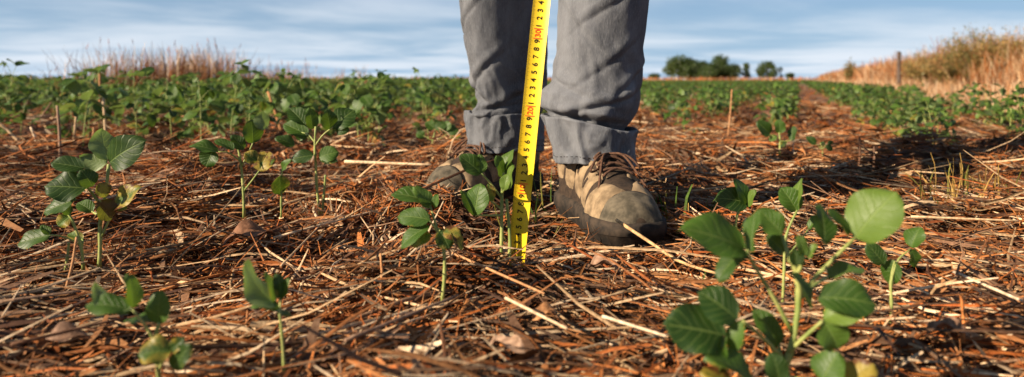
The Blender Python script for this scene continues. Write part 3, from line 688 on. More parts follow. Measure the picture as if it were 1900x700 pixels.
# F, G by the tape
hero('soybean seedling with yellowing lower leaves left of the tape', (822, 552), [[(820, 562), (825, 510), (823, 460), (812, 424)]],
     [([(815, 440), (805, 405), (798, 380)], .01, [(800, 378, 726, 360, 30, 0, .3), (799, 386, 768, 346, 26, 0, .85), (812, 360, 806, 386, 14, 0, .6)]),
      ([(820, 450), (808, 425), (797, 410)], -.01, [(798, 408, 737, 402, 36, .1, .45), (797, 420, 743, 460, 26, .15, .3), (800, 436, 758, 450, 32, .5, .85)]),
      ([(823, 455), (820, 435), (816, 428)], -.02, [(816, 428, 834, 462, 36, .3, .15), (838, 430, 858, 464, 18, .75, .8), (822, 430, 856, 438, 26, .6, .6)])], rad=4.2, seed=12)
hero('upright soybean plant standing against the tape measure', (930, 494), [[(928, 500), (931, 440), (931, 377), (934, 320)], [(945, 496), (946, 440), (940, 370)]],
     [([(931, 400), (905, 400), (882, 400)], -.02, [(881, 400, 892, 340, 44, 0, .65, .2), (879, 400, 856, 352, 20, 0, .7, .1)]),
      ([(932, 370), (910, 340), (893, 322)], -.01, [(893, 322, 853, 289, 34, 0, .25, -.2), (894, 322, 890, 286, 20, 0, .7, .1)]),
      ([(933, 335), (934, 328)], 0, [(933, 328, 922, 289, 20, 0, .7), (936, 318, 953, 277, 18, 0, .75), (940, 322, 949, 300, 16, 0, .3)]),
      ([(931, 390), (920, 380), (911, 374)], -.01, [(911, 374, 906, 341, 20, .5, .9)]),
      ([(931, 360), (936, 352)], -.015, [(936, 354, 942, 322, 20, .1, .9), (946, 352, 950, 306, 13, 0, .8)])], d=.88, rad=4.0, seed=13)
# D, E: middle left
hero('slender soybean plant with a yellow-brown curled leaf left of centre', (453, 398), [[(453, 404), (451, 343), (445, 291), (440, 270)]],
     [([(447, 300), (425, 284), (405, 282)], -.02, [(406, 283, 352, 270, 20, 0, .4), (396, 279, 382, 310, 34, .1, .15), (434, 278, 398, 260, 16, 0, .3)]),
      ([(448, 310), (462, 282), (470, 264)], .0, [(469, 266, 466, 222, 36, 0, .25), (488, 242, 486, 206, 28, 0, .95), (452, 278, 430, 250, 24, 0, .1)]),
      ([(452, 355), (468, 335), (481, 317)], -.01, [(480, 318, 500, 280, 40, .75, .3), (476, 300, 454, 284, 26, .5, .3), (484, 316, 510, 290, 18, .2, .4)])], rad=3.2, seed=14)
hero('tiny soybean seedling with one hanging leaf between two taller ones', (522, 398), [[(522, 404), (522, 360), (524, 306)]],
     [([(523, 330), (520, 326)], -.01, [(519, 326, 519, 362, 32, .35, .1), (524, 316, 540, 296, 12, 0, .7)])], rad=2.4, seed=15)
hero('bushy soybean plant with dark leaves left of the tape, behind its shadowed straw', (592, 391), [[(594, 398), (588, 350), (586, 308), (584, 270), (586, 235)], [(598, 396), (602, 350), (604, 325)]],
     [([(586, 300), (583, 287)], -.01, [(582, 288, 540, 296, 24, 0, .1), (592, 292, 628, 282, 30, 0, .6), (594, 296, 626, 300, 16, .2, .2)]),
      ([(585, 270), (600, 250), (618, 236)], .0, [(618, 238, 658, 204, 40, 0, .05), (612, 240, 606, 204, 30, 0, .12), (624, 244, 648, 240, 20, 0, .1)]),
      ([(585, 265), (572, 250), (560, 246)], .01, [(572, 252, 526, 230, 30, 0, .3), (566, 232, 536, 200, 30, 0, .25), (580, 240, 574, 200, 24, 0, .5), (547, 270, 510, 256, 20, 0, .1), (556, 262, 566, 238, 22, 0, .15)])], rad=3.0, seed=16)
hero('small soybean seedling in the gap left of the near leg', (800, 283), [[(800, 288), (803, 262), (808, 240)]],
     [([(804, 262), (792, 255), (785, 252)], 0, [(788, 254, 772, 248, 16, 0, .4), (806, 240, 790, 226, 18, 0, .5), (808, 240, 828, 228, 18, 0, .3)]),
      ([(803, 265), (820, 255), (832, 248)], 0, [(832, 248, 850, 238, 22, 0, .3), (828, 244, 830, 224, 18, 0, .6), (834, 252, 856, 262, 16, .4, .8)])], rad=1.8, seed=17)
hero('soybean seedling with three dark rounded leaves on the straw right of the legs', (1447, 292), [[(1447, 298), (1447, 262), (1446, 246)]],
     [([(1447, 262), (1436, 254), (1428, 250)], 0, [(1429, 250, 1405, 226, 24, 0, .15), (1440, 252, 1428, 262, 12, .2, .7)]),
      ([(1447, 255), (1446, 248)], 0, [(1447, 248, 1445, 222, 20, 0, .5)]),
      ([(1447, 262), (1460, 262), (1470, 260)], 0, [(1470, 262, 1472, 233, 15, 0, .05), (1458, 262, 1450, 274, 10, .3, .2)])], rad=2.2, seed=18)
hero('stunted soybean seedling with two dark leaves at the edge of the shadow', (1526, 296), [[(1526, 300), (1526, 278), (1522, 266)]],
     [([(1526, 280), (1518, 270), (1514, 268)], 0, [(1514, 268, 1496, 254, 13, 0, .0)]), ([(1526, 278), (1532, 270)], 0, [(1530, 270, 1522, 264, 9, 0, .1), (1533, 269, 1544, 280, 11, 0, .0), (1536, 268, 1546, 262, 8, 0, .1)])], rad=1.5, seed=19)

# ---- curled dead leaves lying on the litter
def dead_leaf(px, py, w_px, ang, col, label, seed):
    r = random.Random(seed); dz = .012; d = (CAM_H - dz) * F / (py - HY); L = w_px / F * d; c = P(px, py, d)
    a = np.array([math.cos(ang), math.sin(ang), .12]); V, Fq, uv = leaflet(-a * L / 2, a * L / 2, np.array([.1, -.25, 1.0]), L * .5, fold=r.uniform(.5, .9), arch=r.uniform(.15, .3), wav=.35, nt=12, nu=8, ph=r.uniform(0, 6))
    up_ = V + np.array([0, 0, .0012]); n = len(V); mb = MB(); C = np.asarray(col)[None] * (1 + .25 * np.sin(np.arange(n) * .9))[:, None]; mb.add(up_, Fq, col=C)
    tag(obj('dead_leaf', mb.mesh('dead_leaf', M['straw']), loc=c), label, 'dead leaf', 'curled dead leaves on the litter')
dead_leaf(462, 446, 92, .5, DRK[1] * 1.3, 'large curled brown dead leaf left of centre below the slender plant', 1)
dead_leaf(1120, 500, 60, -.4, GRY[0], 'greyish dead leaf on the litter just below the near boot', 2)
dead_leaf(940, 650, 80, -.6, GRY[1], 'pale brown dead leaf at bottom centre under the tape', 3)
dead_leaf(1010, 585, 60, .7, TAN[0], 'tan dead leaf below the tape end beside the pale straw', 4)
dead_leaf(120, 640, 90, .3, DRK[3], 'dark brown dead leaf in the lower left corner', 5)
dead_leaf(1760, 620, 70, -.5, GRY[2], 'brown dead leaf at lower right beside the orange stub', 6)

# ------------------------------------------------------------------ the person
PERSON = np.array([.06, 1.35, 0.0])
person = empty('person', PERSON, 'person in rolled-up grey jeans and tan hiking boots standing behind the tape', 'person')
def leg_table(d, rows):
    """rows: (py, xl, xr, depth ratio, rot) -> z, cx, rx"""
    out = []
    for py, xl, xr, k in rows:
        z = CAM_H - (py - HY) / F * d; a, b = (xl - CX) / F * d, (xr - CX) / F * d
        out.append((z, (a + b) / 2, (b - a) / 2, k))
    return np.array(out)[::-1] if out[0][0] > out[-1][0] else np.array(out)
NTH = 120
def ring_pts(cx, cy, rx, ry, rot, th, e=2.0):
    """ellipse in the ground plane, squared by e, long axis turned by rot"""
    x = np.sign(np.cos(th)) * np.abs(np.cos(th)) ** (2 / e) * rx; y = np.sign(np.sin(th)) * np.abs(np.sin(th)) ** (2 / e) * ry
    return cx + x * math.cos(rot) - y * math.sin(rot), cy + x * math.sin(rot) + y * math.cos(rot)
def leg_mesh(rows, cy, hip, rot, seed, crease_tilt, el, zmin, folds, zmax_vis=.42):
    tb = leg_table(cy, rows)
    zs = np.concatenate([np.linspace(zmin, zmax_vis, 150), np.linspace(zmax_vis, .86, 26)[1:]])
    V = []; th = np.arange(NTH) * 2 * np.pi / NTH
    top = tb[-1]
    for z in zs:
        if z <= top[0]:
            cx = np.interp(z, tb[:, 0], tb[:, 1]); rx = np.interp(z, tb[:, 0], tb[:, 2]); k = np.interp(z, tb[:, 0], tb[:, 3]); yy = cy
        else:
            t = (z - top[0]) / (.86 - top[0]); cx = lin(top[1], hip[0], t); rx = lin(top[2], .098, t); k = lin(top[3], 1.1, t); yy = lin(cy, hip[1], t)
        el_ = lin(1.0, el, float(1 - smooth(.45, .75, z)))
        ra, rb = rx * el_, rx / el_ ** 1.25; q = math.sqrt((ra * math.cos(rot)) ** 2 + (rb * math.sin(rot)) ** 2); ra *= rx / q; rb *= rx / q
        x, y = ring_pts(cx, yy, ra, rb * (k if el == 1 else 1), rot, th, 2.1)
        tw = th + rot
        bun = float(1 - smooth(.16, .34, z)); zz_ = np.full(NTH, z) - crease_tilt * (x - cx) * float(1 - smooth(.18, .34, z))
        amp = .0022 + .0050 * bun
        dsp = np.empty(NTH)
        for i in range(NTH):
            ct, st = math.cos(tw[i]), math.sin(tw[i])
            v1 = noise.noise(Vector((ct * 1.5 + seed, st * 1.5, zz_[i] * 16 + ct * 1.2)))
            v2 = noise.noise(Vector((ct * 2.6, st * 2.6 + seed, zz_[i] * lin(14, 34, bun) - ct * 2.5)))
            v3 = noise.noise(Vector((ct * 5 + 3, st * 5, zz_[i] * lin(9, 24, bun) + seed)))
            dsp[i] = amp * ((.7 - 2.2 * abs(v1)) * .9 + (.35 - 1.3 * abs(v2)) + .35 * v3)
        for (t0, z0_, sl_, wz, wt, A_) in folds:        # single pulled folds: a ridge with a sharper valley under it
            dt_ = (tw - R(t0) + np.pi) % (2 * np.pi) - np.pi; q_ = (zz_ - z0_ - sl_ * dt_) / wz
            dsp = dsp + A_ * (np.exp(-q_ ** 2) - 1.25 * np.exp(-np.abs((q_ + 1.3) / .55) ** 1.4)) * np.exp(-(dt_ / R(wt)) ** 2)
        V.append(np.stack([x + np.cos(tw) * dsp, y + np.sin(tw) * dsp, zz_], -1))
    V = np.concatenate(V)
    return V, grid_faces(len(zs), NTH, True)
R_ROWS = [(0, 1037, 1203, 1.05), (70, 1034, 1195, 1.05), (137, 1031, 1186, 1.03), (168, 1025, 1183, 1.0), (188, 1008, 1178, 1.0), (205, 1004, 1170, 1.0), (216, 1008, 1163, .97), (224, 1018, 1156, .93), (232, 1022, 1160, .9), (262, 1028, 1160, .9)]
L_ROWS = [(0, 857, 1016, 1.1), (60, 864, 1016, 1.1), (100, 870, 1016, 1.08), (137, 877, 1015, 1.05), (170, 885, 1013, 1.02), (186, 891, 1011, 1.0), (196, 889, 1010, 1.0), (203, 880, 1009, 1.0), (210, 877, 1006, .95), (216, 884, 1003, .92), (250, 886, 1000, .9)]
RCY, LCY = 1.225, 1.44
Vr, Fr = leg_mesh(R_ROWS, RCY, (.155, 1.43), 0, 2.3, .24, 1, .120, [(-105, .186, -.010, .008, 60, .006), (-70, .212, .022, .009, 50, .005), (-125, .235, -.030, .009, 45, .004), (-80, .285, .060, .012, 42, .0024), (-120, .335, -.075, .012, 40, .0024), (-40, .255, .050, .010, 40, .004), (-95, .37, .05, .011, 40, .0024)])
Vl, Fl = leg_mesh(L_ROWS, LCY, (-.025, 1.45), math.atan2(-.79, -.62), 7.9, -.02, 1.36, .130, [(-125, .190, .010, .008, 55, .006), (-150, .228, -.035, .009, 45, .005), (-120, .265, .055, .011, 42, .004), (-155, .32, -.08, .012, 40, .0024), (-60, .22, .03, .010, 40, .005), (-140, .37, .06, .011, 40, .0024)])
jb = MB(); jb.add(Vr, Fr); jb.add(Vl, Fl)
th = np.arange(60) * 2 * np.pi / 60
pv = []
for z, rx, ry, yc in ((.79, .165, .105, 1.43), (.84, .180, .120, 1.435), (.90, .185, .128, 1.43), (.96, .175, .120, 1.42), (1.01, .165, .112, 1.41)):
    x, y = ring_pts(.065, yc, rx, ry, 0, th, 2.3); pv.append(np.stack([x, y, np.full(60, z)], -1))
jb.add(np.concatenate(pv), grid_faces(5, 60, True))
jeans = obj('jeans', jb.mesh('jeans', M['denim'], PERSON), person)
def cuff(cx, cy, rx, ry, z0, z1, tilt, seed, flare, left_taper, rot=0.0, tilt_top=None):
    zs = np.concatenate([np.linspace(z0, z1, 34), np.linspace(z1, z1 - .012, 5)[1:]]); V = []; th = np.arange(NTH) * 2 * np.pi / NTH
    n0 = len(zs)
    ins = [(z0 + .004, -.004), (z0 + .03, -.006)]
    rings = [(z0 + .03, -.007), (z0 + .006, -.005), (z0, -.002)] + [(z, 0.0) for z in np.linspace(z0 + .0015, z1 - .002, 40)] + [(z1, -.002), (z1 + .0005, -.005), (z1 - .010, -.009)]
    for z, off in rings:
        t = (z - z0) / (z1 - z0)
        x, y = ring_pts(cx + left_taper * (1 - t) * .5, cy, rx + flare * (t - .5) - left_taper * (1 - t) * .5, ry, rot, th, 2.3)
        tw = th + rot; zz_ = z - lin(tilt, tilt if tilt_top is None else tilt_top, float(np.clip(t, 0, 1))) * (x - cx)
        d = np.empty(NTH)
        for i in range(NTH):
            ct, st = math.cos(tw[i]), math.sin(tw[i])
            v = noise.noise(Vector((ct * 1.8 + seed, st * 1.8, z * 9 + ct * 1.5))); w = noise.noise(Vector((ct * 3.4, st * 3.4 + seed, z * 30 - ct * 2.0)))
            d[i] = .010 * (.7 - 2.4 * abs(v)) * .8 + .0075 * (.35 - 1.2 * abs(w))
        V.append(np.stack([x + np.cos(tw) * (d + off), y + np.sin(tw) * (d + off), zz_ + .003 * np.sin(tw * 3 + seed)], -1))
    mb = MB(); mb.add(np.concatenate(V), grid_faces(len(rings), NTH, True)); c = obj('cuff', mb.mesh('cuff', M['denim'], PERSON), jeans)
    st = MB()                                   # a row of stitching near the lower hem
    ring = V[9]
    for i in range(0, NTH, 2):
        a, b = ring[i], ring[(i + 1) % NTH]; o_ = np.array([math.cos(th[i] + rot), math.sin(th[i] + rot), 0]) * .0006
        Vt, F4, F3 = tube([a + o_, b + o_], .0006, 4); st.add(Vt, F4, F3)
    obj('stitching', st.mesh('stitching', M['thread'], PERSON), jeans)['kind'] = 'stuff'
    return c
zc = lambda py, d: CAM_H - (py - HY) / F * d
cuff((1091 - CX) / F * RCY, RCY, 84 / F * RCY, .078, zc(300, RCY), zc(226, RCY), .03, 1.2, .002, .022, 0, .17)
cuff((938 - CX) / F * LCY, LCY, .090, .064, zc(277, LCY), zc(210, LCY), .05, 4.4, .004, .0, math.atan2(-.79, -.62))
# inseam on the right leg
sm = MB()
ia = int(round((R(-148) % (2 * np.pi)) / (2 * np.pi) * NTH))
for zi in range(52, 150, 1):
    a = Vr[zi * NTH + ia]; b = Vr[(zi + 1) * NTH + ia]; o_ = np.array([math.cos(R(-148)), math.sin(R(-148)), 0])
    if zi % 3 != 2:
        Vt, F4, F3 = tube([a + o_ * .0008 + np.array([.003, 0, 0]), b + o_ * .0008 + np.array([.003, 0, 0])], .0007, 4); sm.add(Vt, F4, F3)
obj('seam', sm.mesh('seam', M['thread'], PERSON), jeans)['kind'] = 'stuff'

# boots
def boot(toe, heel, mirror, dz=-.007):
    """mirror=+1: inner side towards -y of the boot frame"""
    root_p = obj('boot', None, person) if False else None
    ax = toe - heel; L = np.linalg.norm(ax); ax = ax / L; ay = np.array([-ax[1], ax[0]])
    S = L / .31
    def W3(x, y, z): return np.stack([heel[0] + (ax[0] * x + ay[0] * y) * S, heel[1] + (ax[1] * x + ay[1] * y) * S, np.asarray(z, float) * S + dz + 0 * x], -1)
    xs = np.array([0, .006, .02, .045, .075, .105, .135, .165, .195, .225, .25, .272, .290, .302, .308, .310])
    hw = np.array([.012, .022, .031, .036, .0365, .036, .037, .041, .0465, .0500, .0495, .045, .037, .026, .014, .004])
    tz = np.array([.105, .150, .160, .162, .162, .154, .132, .112, .096, .084, .077, .070, .061, .051, .041, .033])
    cyo = np.array([0, 0, 0, .0, .001, .002, .002, .001, .000, -.002, -.004, -.005, -.006, -.007, -.008, -.008]) * mirror
    def prm(x): return np.interp(x, xs, hw), np.interp(x, xs, tz), np.interp(x, xs, cyo)
    zb = .022
    def surf(x, t, off=0.0):
        """t in 0..1 over the section from one welt to the other"""
        x = np.asarray(x, float); t = np.asarray(t, float); w, z1, c = prm(x); a = np.pi * t
        n = np.interp(x, [0, .12, .2, .31], [3.2, 2.9, 2.35, 2.1])
        yy = np.sign(np.cos(a)) * np.abs(np.cos(a)) ** (2 / n) * (w * 1.01 + off) + c; zz2 = zb + (z1 - zb + off) * np.abs(np.sin(a)) ** (2 / n)
        return W3(x + off * smooth(.25, .31, x), yy, zz2)
    X = np.concatenate([np.linspace(0, .02, 6), np.linspace(.03, .27, 34), np.linspace(.275, .310, 12)]); Tt = np.linspace(0, 1, 41)
    XX, TT = np.meshgrid(X, Tt, indexing='ij')
    V = surf(XX.ravel(), TT.ravel())
    crumple = np.array([noise.noise(Vector(v * 38)) for v in V]) * .0022
    V[:, 2] += crumple * (V[:, 2] > .03); V[:, 0] += crumple
    ub = MB(); ub.add(V, grid_faces(len(X), len(Tt))); up = obj('boot', ub.mesh('boot', M['mesh'], PERSON), person)
    def patch(name, mat, pts_xt, off=.003, nu=10, nv=6, parent=up):
        """four corners in (x,t): a padded panel with turned-down edges"""
        (x0, t0), (x1, t1), (x2, t2), (x3, t3) = pts_xt
        u = np.linspace(0, 1, nu)[:, None]; v = np.linspace(0, 1, nv)[None]
        px = (x0 * (1 - u) + x1 * u) * (1 - v) + (x3 * (1 - u) + x2 * u) * v; pt = (t0 * (1 - u) + t1 * u) * (1 - v) + (t3 * (1 - u) + t2 * u) * v
        e = np.minimum(np.minimum(u, 1 - u) * (nu - 1), np.minimum(v, 1 - v) * (nv - 1)); o_ = np.where(e < .5, -.0015, off)
        w0 = surf(px.ravel(), pt.ravel()); w1 = surf(px.ravel(), pt.ravel(), 1.0); nrm = w1 - w0; nrm /= np.linalg.norm(nrm, axis=1)[:, None] + 1e-9
        cr = np.array([noise.noise(Vector(q * 60)) + .8 * noise.noise(Vector(q * 25)) for q in w0]) * .0022
        mb = MB(); mb.add(w0 + nrm * (o_.ravel() + cr)[:, None], grid_faces(nu, nv)); return obj(name, mb.mesh(name, mat, PERSON), parent)
    # sole with lugs
    oy = np.linspace(0, 2 * np.pi, 140, endpoint=False)
    def outline(off):
        xo = .155 - np.cos(oy) * (.155 + off); w, _, c = prm(np.clip(.155 - np.cos(oy) * .155, 0, .31)); sgn = np.sin(oy)
        return xo, np.sign(sgn) * (w * 1.0 + off) * np.minimum(1, np.abs(sgn) * 3.0) ** .5 + c
    lug = .0022 * (np.sin(oy * 44) > 0)
    rings = []
    for z, off in ((.0, -.002), (.001, .003), (.015, .006), (.0155, .0075), (.032, .0065), (.036, .004), (.037, -.006)):
        xo, yo = outline(off); g = 1 - (lug * 8 if z <= .012 else 0 * lug); rings.append(W3(.155 + (xo - .155) * 1.0, yo * g, np.full(140, z) + (0.004 * smooth(.24, .31, xo) if z < .02 else 0)))
    mb = MB(); Vs = np.concatenate(rings); mb.add(Vs, grid_faces(len(rings), 140, True)); mb.add(np.concatenate([rings[0], rings[0].mean(0)[None]]), F3=[[(i + 1) % 140, i, 140] for i in range(140)])
    obj('sole', mb.mesh('sole', M['sole'], PERSON), up)
    # rubber toe cap and rand, tan panels on both sides
    patch('toe_cap', M['cap'], [(.268, -.0), (.3085, .0), (.3085, 1.0), (.262, 1.0)], .003, 14, 30)
    for side in (0, 1):
        q = lambda t: t if side == 0 else 1 - t
        patch('side_panel', M['tan'], [(.200, q(.02)), (.271, q(.02)), (.262, q(.495)), (.226, q(.38))], .0036, 14, 14)
        for x in (.152, .112, .072):
            patch('side_panel', M['tan'], [(x + .004, q(.03)), (x + .036, q(.03)), (x + .060, q(.37)), (x + .030, q(.34))], .0042, 10, 12)
            patch('side_vent', M['mesh'], [(x + .017, q(.11)), (x + .027, q(.11)), (x + .041, q(.26)), (x + .031, q(.26))], .0056, 5, 6)
        patch('heel_panel', M['tan'], [(.003, q(.03)), (.068, q(.03)), (.066, q(.34)), (.010, q(.34))], .003, 10, 10)
        patch('eyelet_strip', M['tan'], [(.115, q(.37)), (.215, q(.34)), (.215, q(.42)), (.115, q(.43))], .0042, 14, 5)
    patch('tongue', M['mesh'], [(.095, .42), (.215, .40), (.215, .60), (.095, .58)], .0040, 12, 9)
    for i, x in enumerate(np.linspace(.128, .206, 6)):
        for s in (0, 1):
            t = np.linspace(0, 1, 9); tt = lin(.37, .63, t) if s == 0 else lin(.63, .37, t); xx = x + t * .013
            pts = surf(xx, tt, .0075); pts[:, 2] += .003 * np.sin(np.pi * t)
            Vt, F4, F3 = tube(pts, .0021, 6); mb = MB(); mb.add(Vt, F4, F3); obj('lace', mb.mesh('lace', M['lace'], PERSON), up)
    # the bow: two loops and two ends
    k0 = surf(np.array([.172]), np.array([.5]), .009)[0]
    for (a, s, ln) in ((1.5, 1, .042), (-1.5, 1, .045), (1.1, 0, .055), (-.9, 0, .06)):
        dv = ax * math.cos(a * .45) + ay * math.sin(a); dv3 = np.array([dv[0], dv[1], -.30])
        if s: ctrl = [k0, k0 + dv3 * ln * .6 + np.array([0, 0, .005]), k0 + dv3 * ln + np.array([0, 0, -.010]), k0 + dv3 * ln * .55 + np.array([0, 0, -.014]), k0]
        else: ctrl = [k0, k0 + dv3 * ln * .4 + np.array([0, 0, .004]), k0 + dv3 * ln * .8 + np.array([ax[0] * .01, ax[1] * .01, -.028]), k0 + dv3 * ln + np.array([ax[0] * .015, ax[1] * .015, -.05])]
        Vt, F4, F3 = tube(curve_pts(ctrl, 22), .0021, 6); mb = MB(); mb.add(Vt, F4, F3); obj('lace_bow', mb.mesh('lace_bow', M['lace'], PERSON), up)
    return up
boot(RB_T, RB_H, 1); boot(LB_T, LB_H, -1, .002)

# upper body (above the frame; it throws the long shadow)
def skin_mesh(name, mat, nodes, edges, parent):
    me = bpy.data.meshes.new(name); me.from_pydata([tuple(np.array(n[0]) - PERSON) for n in nodes], edges, []); me.materials.append(mat)
    o = obj(name, me, parent); md = o.modifiers.new('skin', 'SKIN'); md.use_smooth_shade = True
    for i, n in enumerate(nodes): me.skin_vertices[0].data[i].radius = n[1] if isinstance(n[1], tuple) else (n[1], n[1]); me.skin_vertices[0].data[i].use_root = (i == 0)
    sb = o.modifiers.new('sub', 'SUBSURF'); sb.levels = 2; sb.render_levels = 2
    return o
case_p = np.array([.100, .888, 1.0])
wr = np.array([.04, .955, .985])
nodes = [((.065, 1.42, .98), (.13, .09)), ((.065, 1.36, 1.15), (.13, .085)), ((.065, 1.27, 1.36), (.15, .085)), ((.065, 1.22, 1.46), (.06, .055)), ((.065, 1.19, 1.53), (.052, .052)), ((.065, 1.165, 1.60), (.075, .09)), ((.065, 1.14, 1.68), (.074, .092)), ((.065, 1.13, 1.74), (.05, .06)),
         ((-.115, 1.26, 1.40), .055), ((-.18, 1.14, 1.15), .042), (tuple(wr), .026), ((.245, 1.26, 1.40), .055), ((.33, 1.24, 1.12), .042), ((.30, 1.12, .90), .027)]
edges = [(0, 1), (1, 2), (2, 3), (3, 4), (4, 5), (5, 6), (6, 7), (2, 8), (8, 9), (9, 10), (2, 11), (11, 12), (12, 13)]
def hand(w_i, fw, side, curl):
    w = np.array(nodes[w_i][0]); fw = fw / np.linalg.norm(fw); sd = side - fw * (side @ fw); sd /= np.linalg.norm(sd); dn = np.cross(fw, sd)
    nodes.append((tuple(w + fw * .05), (.030, .016))); pi = len(nodes) - 1; edges.append((w_i, pi)); nodes.append((tuple(w + fw * .085), (.034, .013))); pj = len(nodes) - 1; edges.append((pi, pj))
    for k, ln in enumerate((.070, .078, .072, .056)):
        q = w + fw * .088 + sd * (.027 - k * .018); last = pj
        for s in range(1, 4):
            q = q + (fw * math.cos(curl * s) + dn * math.sin(curl * s)) * ln / 3; nodes.append((tuple(q), .0085 - .0008 * s)); edges.append((last, len(nodes) - 1)); last = len(nodes) - 1
    q = w + fw * .03 + sd * .03; last = pi
    for s in range(1, 4): q = q + (sd * .6 + fw * .7 + dn * .25 * s) * .024; nodes.append((tuple(q), .0095 - .0006 * s)); edges.append((last, len(nodes) - 1)); last = len(nodes) - 1
hand(10, case_p - wr, np.array([0, 0, 1.0]), .55); hand(13, np.array([0, -.2, -1.0]), np.array([-1.0, 0, 0]), .25)
skin_mesh('body', M['skin'], nodes, edges, person)
sh = [((.065, 1.415, .96), (.165, .118)), ((.065, 1.37, 1.12), (.162, .112)), ((.065, 1.28, 1.33), (.175, .115)), ((.065, 1.235, 1.43), (.10, .08)), ((-.125, 1.265, 1.40), .073), ((-.185, 1.14, 1.15), .056), ((.0, 1.0, 1.01), .042), ((.255, 1.265, 1.40), .073), ((.335, 1.24, 1.12), .056), ((.305, 1.14, .94), .042)]
skin_mesh('shirt', M['shirt'], sh, [(0, 1), (1, 2), (2, 3), (2, 4), (4, 5), (5, 6), (2, 7), (7, 8), (8, 9)], person)
skin_mesh('hair', M['hair'], [((.065, 1.175, 1.70), (.080, .085)), ((.065, 1.20, 1.64), (.078, .06)), ((.065, 1.15, 1.735), (.066, .075))], [(0, 1), (0, 2)], person)

# ------------------------------------------------------------------ tape measure
def tape():
    d0 = .888; bot = P(957, 493, d0); slope = (1006.0 - 957) / (493 - 0); ux = np.array([slope, 0, 1.0]); ux /= np.linalg.norm(ux)
    sd = np.array([math.cos(R(8)), -math.sin(R(8)), 0]); sd -= ux * (sd @ ux); sd /= np.linalg.norm(sd); nr = np.cross(ux, sd); nr = nr if nr[1] < 0 else -nr
    root = empty('tape_measure', bot, 'yellow steel measuring tape held upright in front of the legs', 'tape measure')
    L = (1.0 - bot[2]) / ux[2]; W = .0225
    s = np.concatenate([np.linspace(0, .42, 90), np.linspace(.43, L, 20)]); v = np.linspace(-1, 1, 13)
    def pt(s_, v_, off=0.0): # shallow gutter, the printed hollow side towards the camera
        s_ = np.asarray(s_)[..., None]; v_ = np.asarray(v_)[..., None]
        wv = np.sin(s_ * 9) * .0016
        return ux * s_ + sd * (v_ * W / 2) + nr * (.0028 * v_ ** 2 + wv + off)
    SS, VV = np.meshgrid(s, v, indexing='ij')
    A = pt(SS, VV).reshape(-1, 3); B = pt(SS, VV, -.0006).reshape(-1, 3); nf = grid_faces(len(s), len(v))
    mb = MB(); mb.add(A, nf); mb.add(B, nf[:, ::-1]); bl = obj('blade', mb.mesh('blade', M['yellow']), root)
    hk = MB(); hv = []
    for z, o in ((.006, .004), (-.004, .005), (-.0045, -.008)): hv.append(ux * z + sd * -.007 + nr * o); hv.append(ux * z + sd * .007 + nr * o)
    hk.add(np.array(hv), [[0, 1, 3, 2], [2, 3, 5, 4]]); 
    hb = np.array(hv) + nr * .0008; hk.add(hb, [[1, 0, 2, 3], [3, 2, 4, 5]]); obj('hook', hk.mesh('hook', M['metal'], smooth_shade=False), root)
    # numerals, read along the blade; the tens in red
    for cm in range(1, 37):
        ten = cm % 10 == 0; txt = str(cm) if ten else str(cm % 10)
        cu = bpy.data.curves.new('numeral', 'FONT'); cu.body = txt; cu.size = .0098 if not ten else .0100; cu.align_x = 'CENTER'; cu.align_y = 'CENTER'; cu.offset = .00022; cu.extrude = .00005
        to = bpy.data.objects.new('numeral', cu); COL.objects.link(to); bpy.context.view_layer.update()
        me = bpy.data.meshes.new_from_object(to.evaluated_get(bpy.context.evaluated_depsgraph_get())); bpy.data.objects.remove(to); bpy.data.curves.remove(cu)
        n = len(me.vertices); co = np.empty(n * 3, np.float32); me.vertices.foreach_get('co', co); co = co.reshape(-1, 3)
        s_ = cm * .01 + co[:, 0]; v_ = (-co[:, 1] - .0006) / (W / 2)
        me.vertices.foreach_set('co', np.asarray(pt(s_, v_, .0004), np.float32).ravel() if True else None)
        me.materials.clear(); me.materials.append(M['red'] if ten else M['ink']); me.update()
        obj('numeral', me, bl)
        if ten:                                        # red bar along the tens
            q = MB(); u_ = np.array([[.0058, -.62], [.0058, .50], [.0068, .50], [.0068, -.62]]); q.add(pt(cm * .01 + u_[:, 0], u_[:, 1], .0004), [[0, 1, 2, 3]])
            u_[:, 0] -= .0126; q.add(pt(cm * .01 + u_[:, 0], u_[:, 1], .0004), [[0, 1, 2, 3]]); obj('red_bar', q.mesh('red_bar', M['red']), bl)
    tk = MB()
    for mm in range(1, 420):
        ln = .34 if mm % 10 == 0 else (.26 if mm % 5 == 0 else .17); a = mm * .001; u_ = np.array([[a - .00011, -.98], [a - .00011, -.98 + ln], [a + .00011, -.98 + ln], [a + .00011, -.98]])
        tk.add(pt(u_[:, 0], u_[:, 1], .0003), [[0, 1, 2, 3]])
    obj('tick_marks', tk.mesh('tick_marks', M['ink']), bl)['kind'] = 'stuff'
    # case in the hand, above the frame
    cb = MB(); prof = [(x * .032, z * .032) for x, z in ((-1, -.9), (-.9, -1), (.9, -1), (1, -.9), (1, .5), (.6, .95), (.2, 1), (-.6, 1), (-1, .6))]
    m = len(prof); e = ux * (L + .03)
    vv = np.array([e + np.array([.0, 1, 0]) * (y) + np.array([1, 0, 0]) * x + np.array([0, 0, 1]) * z for y in (-.006, .034) for x, z in prof])
    cb.add(vv, [[i, (i + 1) % m, m + (i + 1) % m, m + i] for i in range(m)]); cb.add(np.concatenate([vv[:m], [vv[:m].mean(0)]]), F3=[[(i + 1) % m, i, m] for i in range(m)]); cb.add(np.concatenate([vv[m:], [vv[m:].mean(0)]]), F3=[[i, (i + 1) % m, m] for i in range(m)])
    obj('case', cb.mesh('case', M['plastic'], smooth_shade=False), root)
tape()

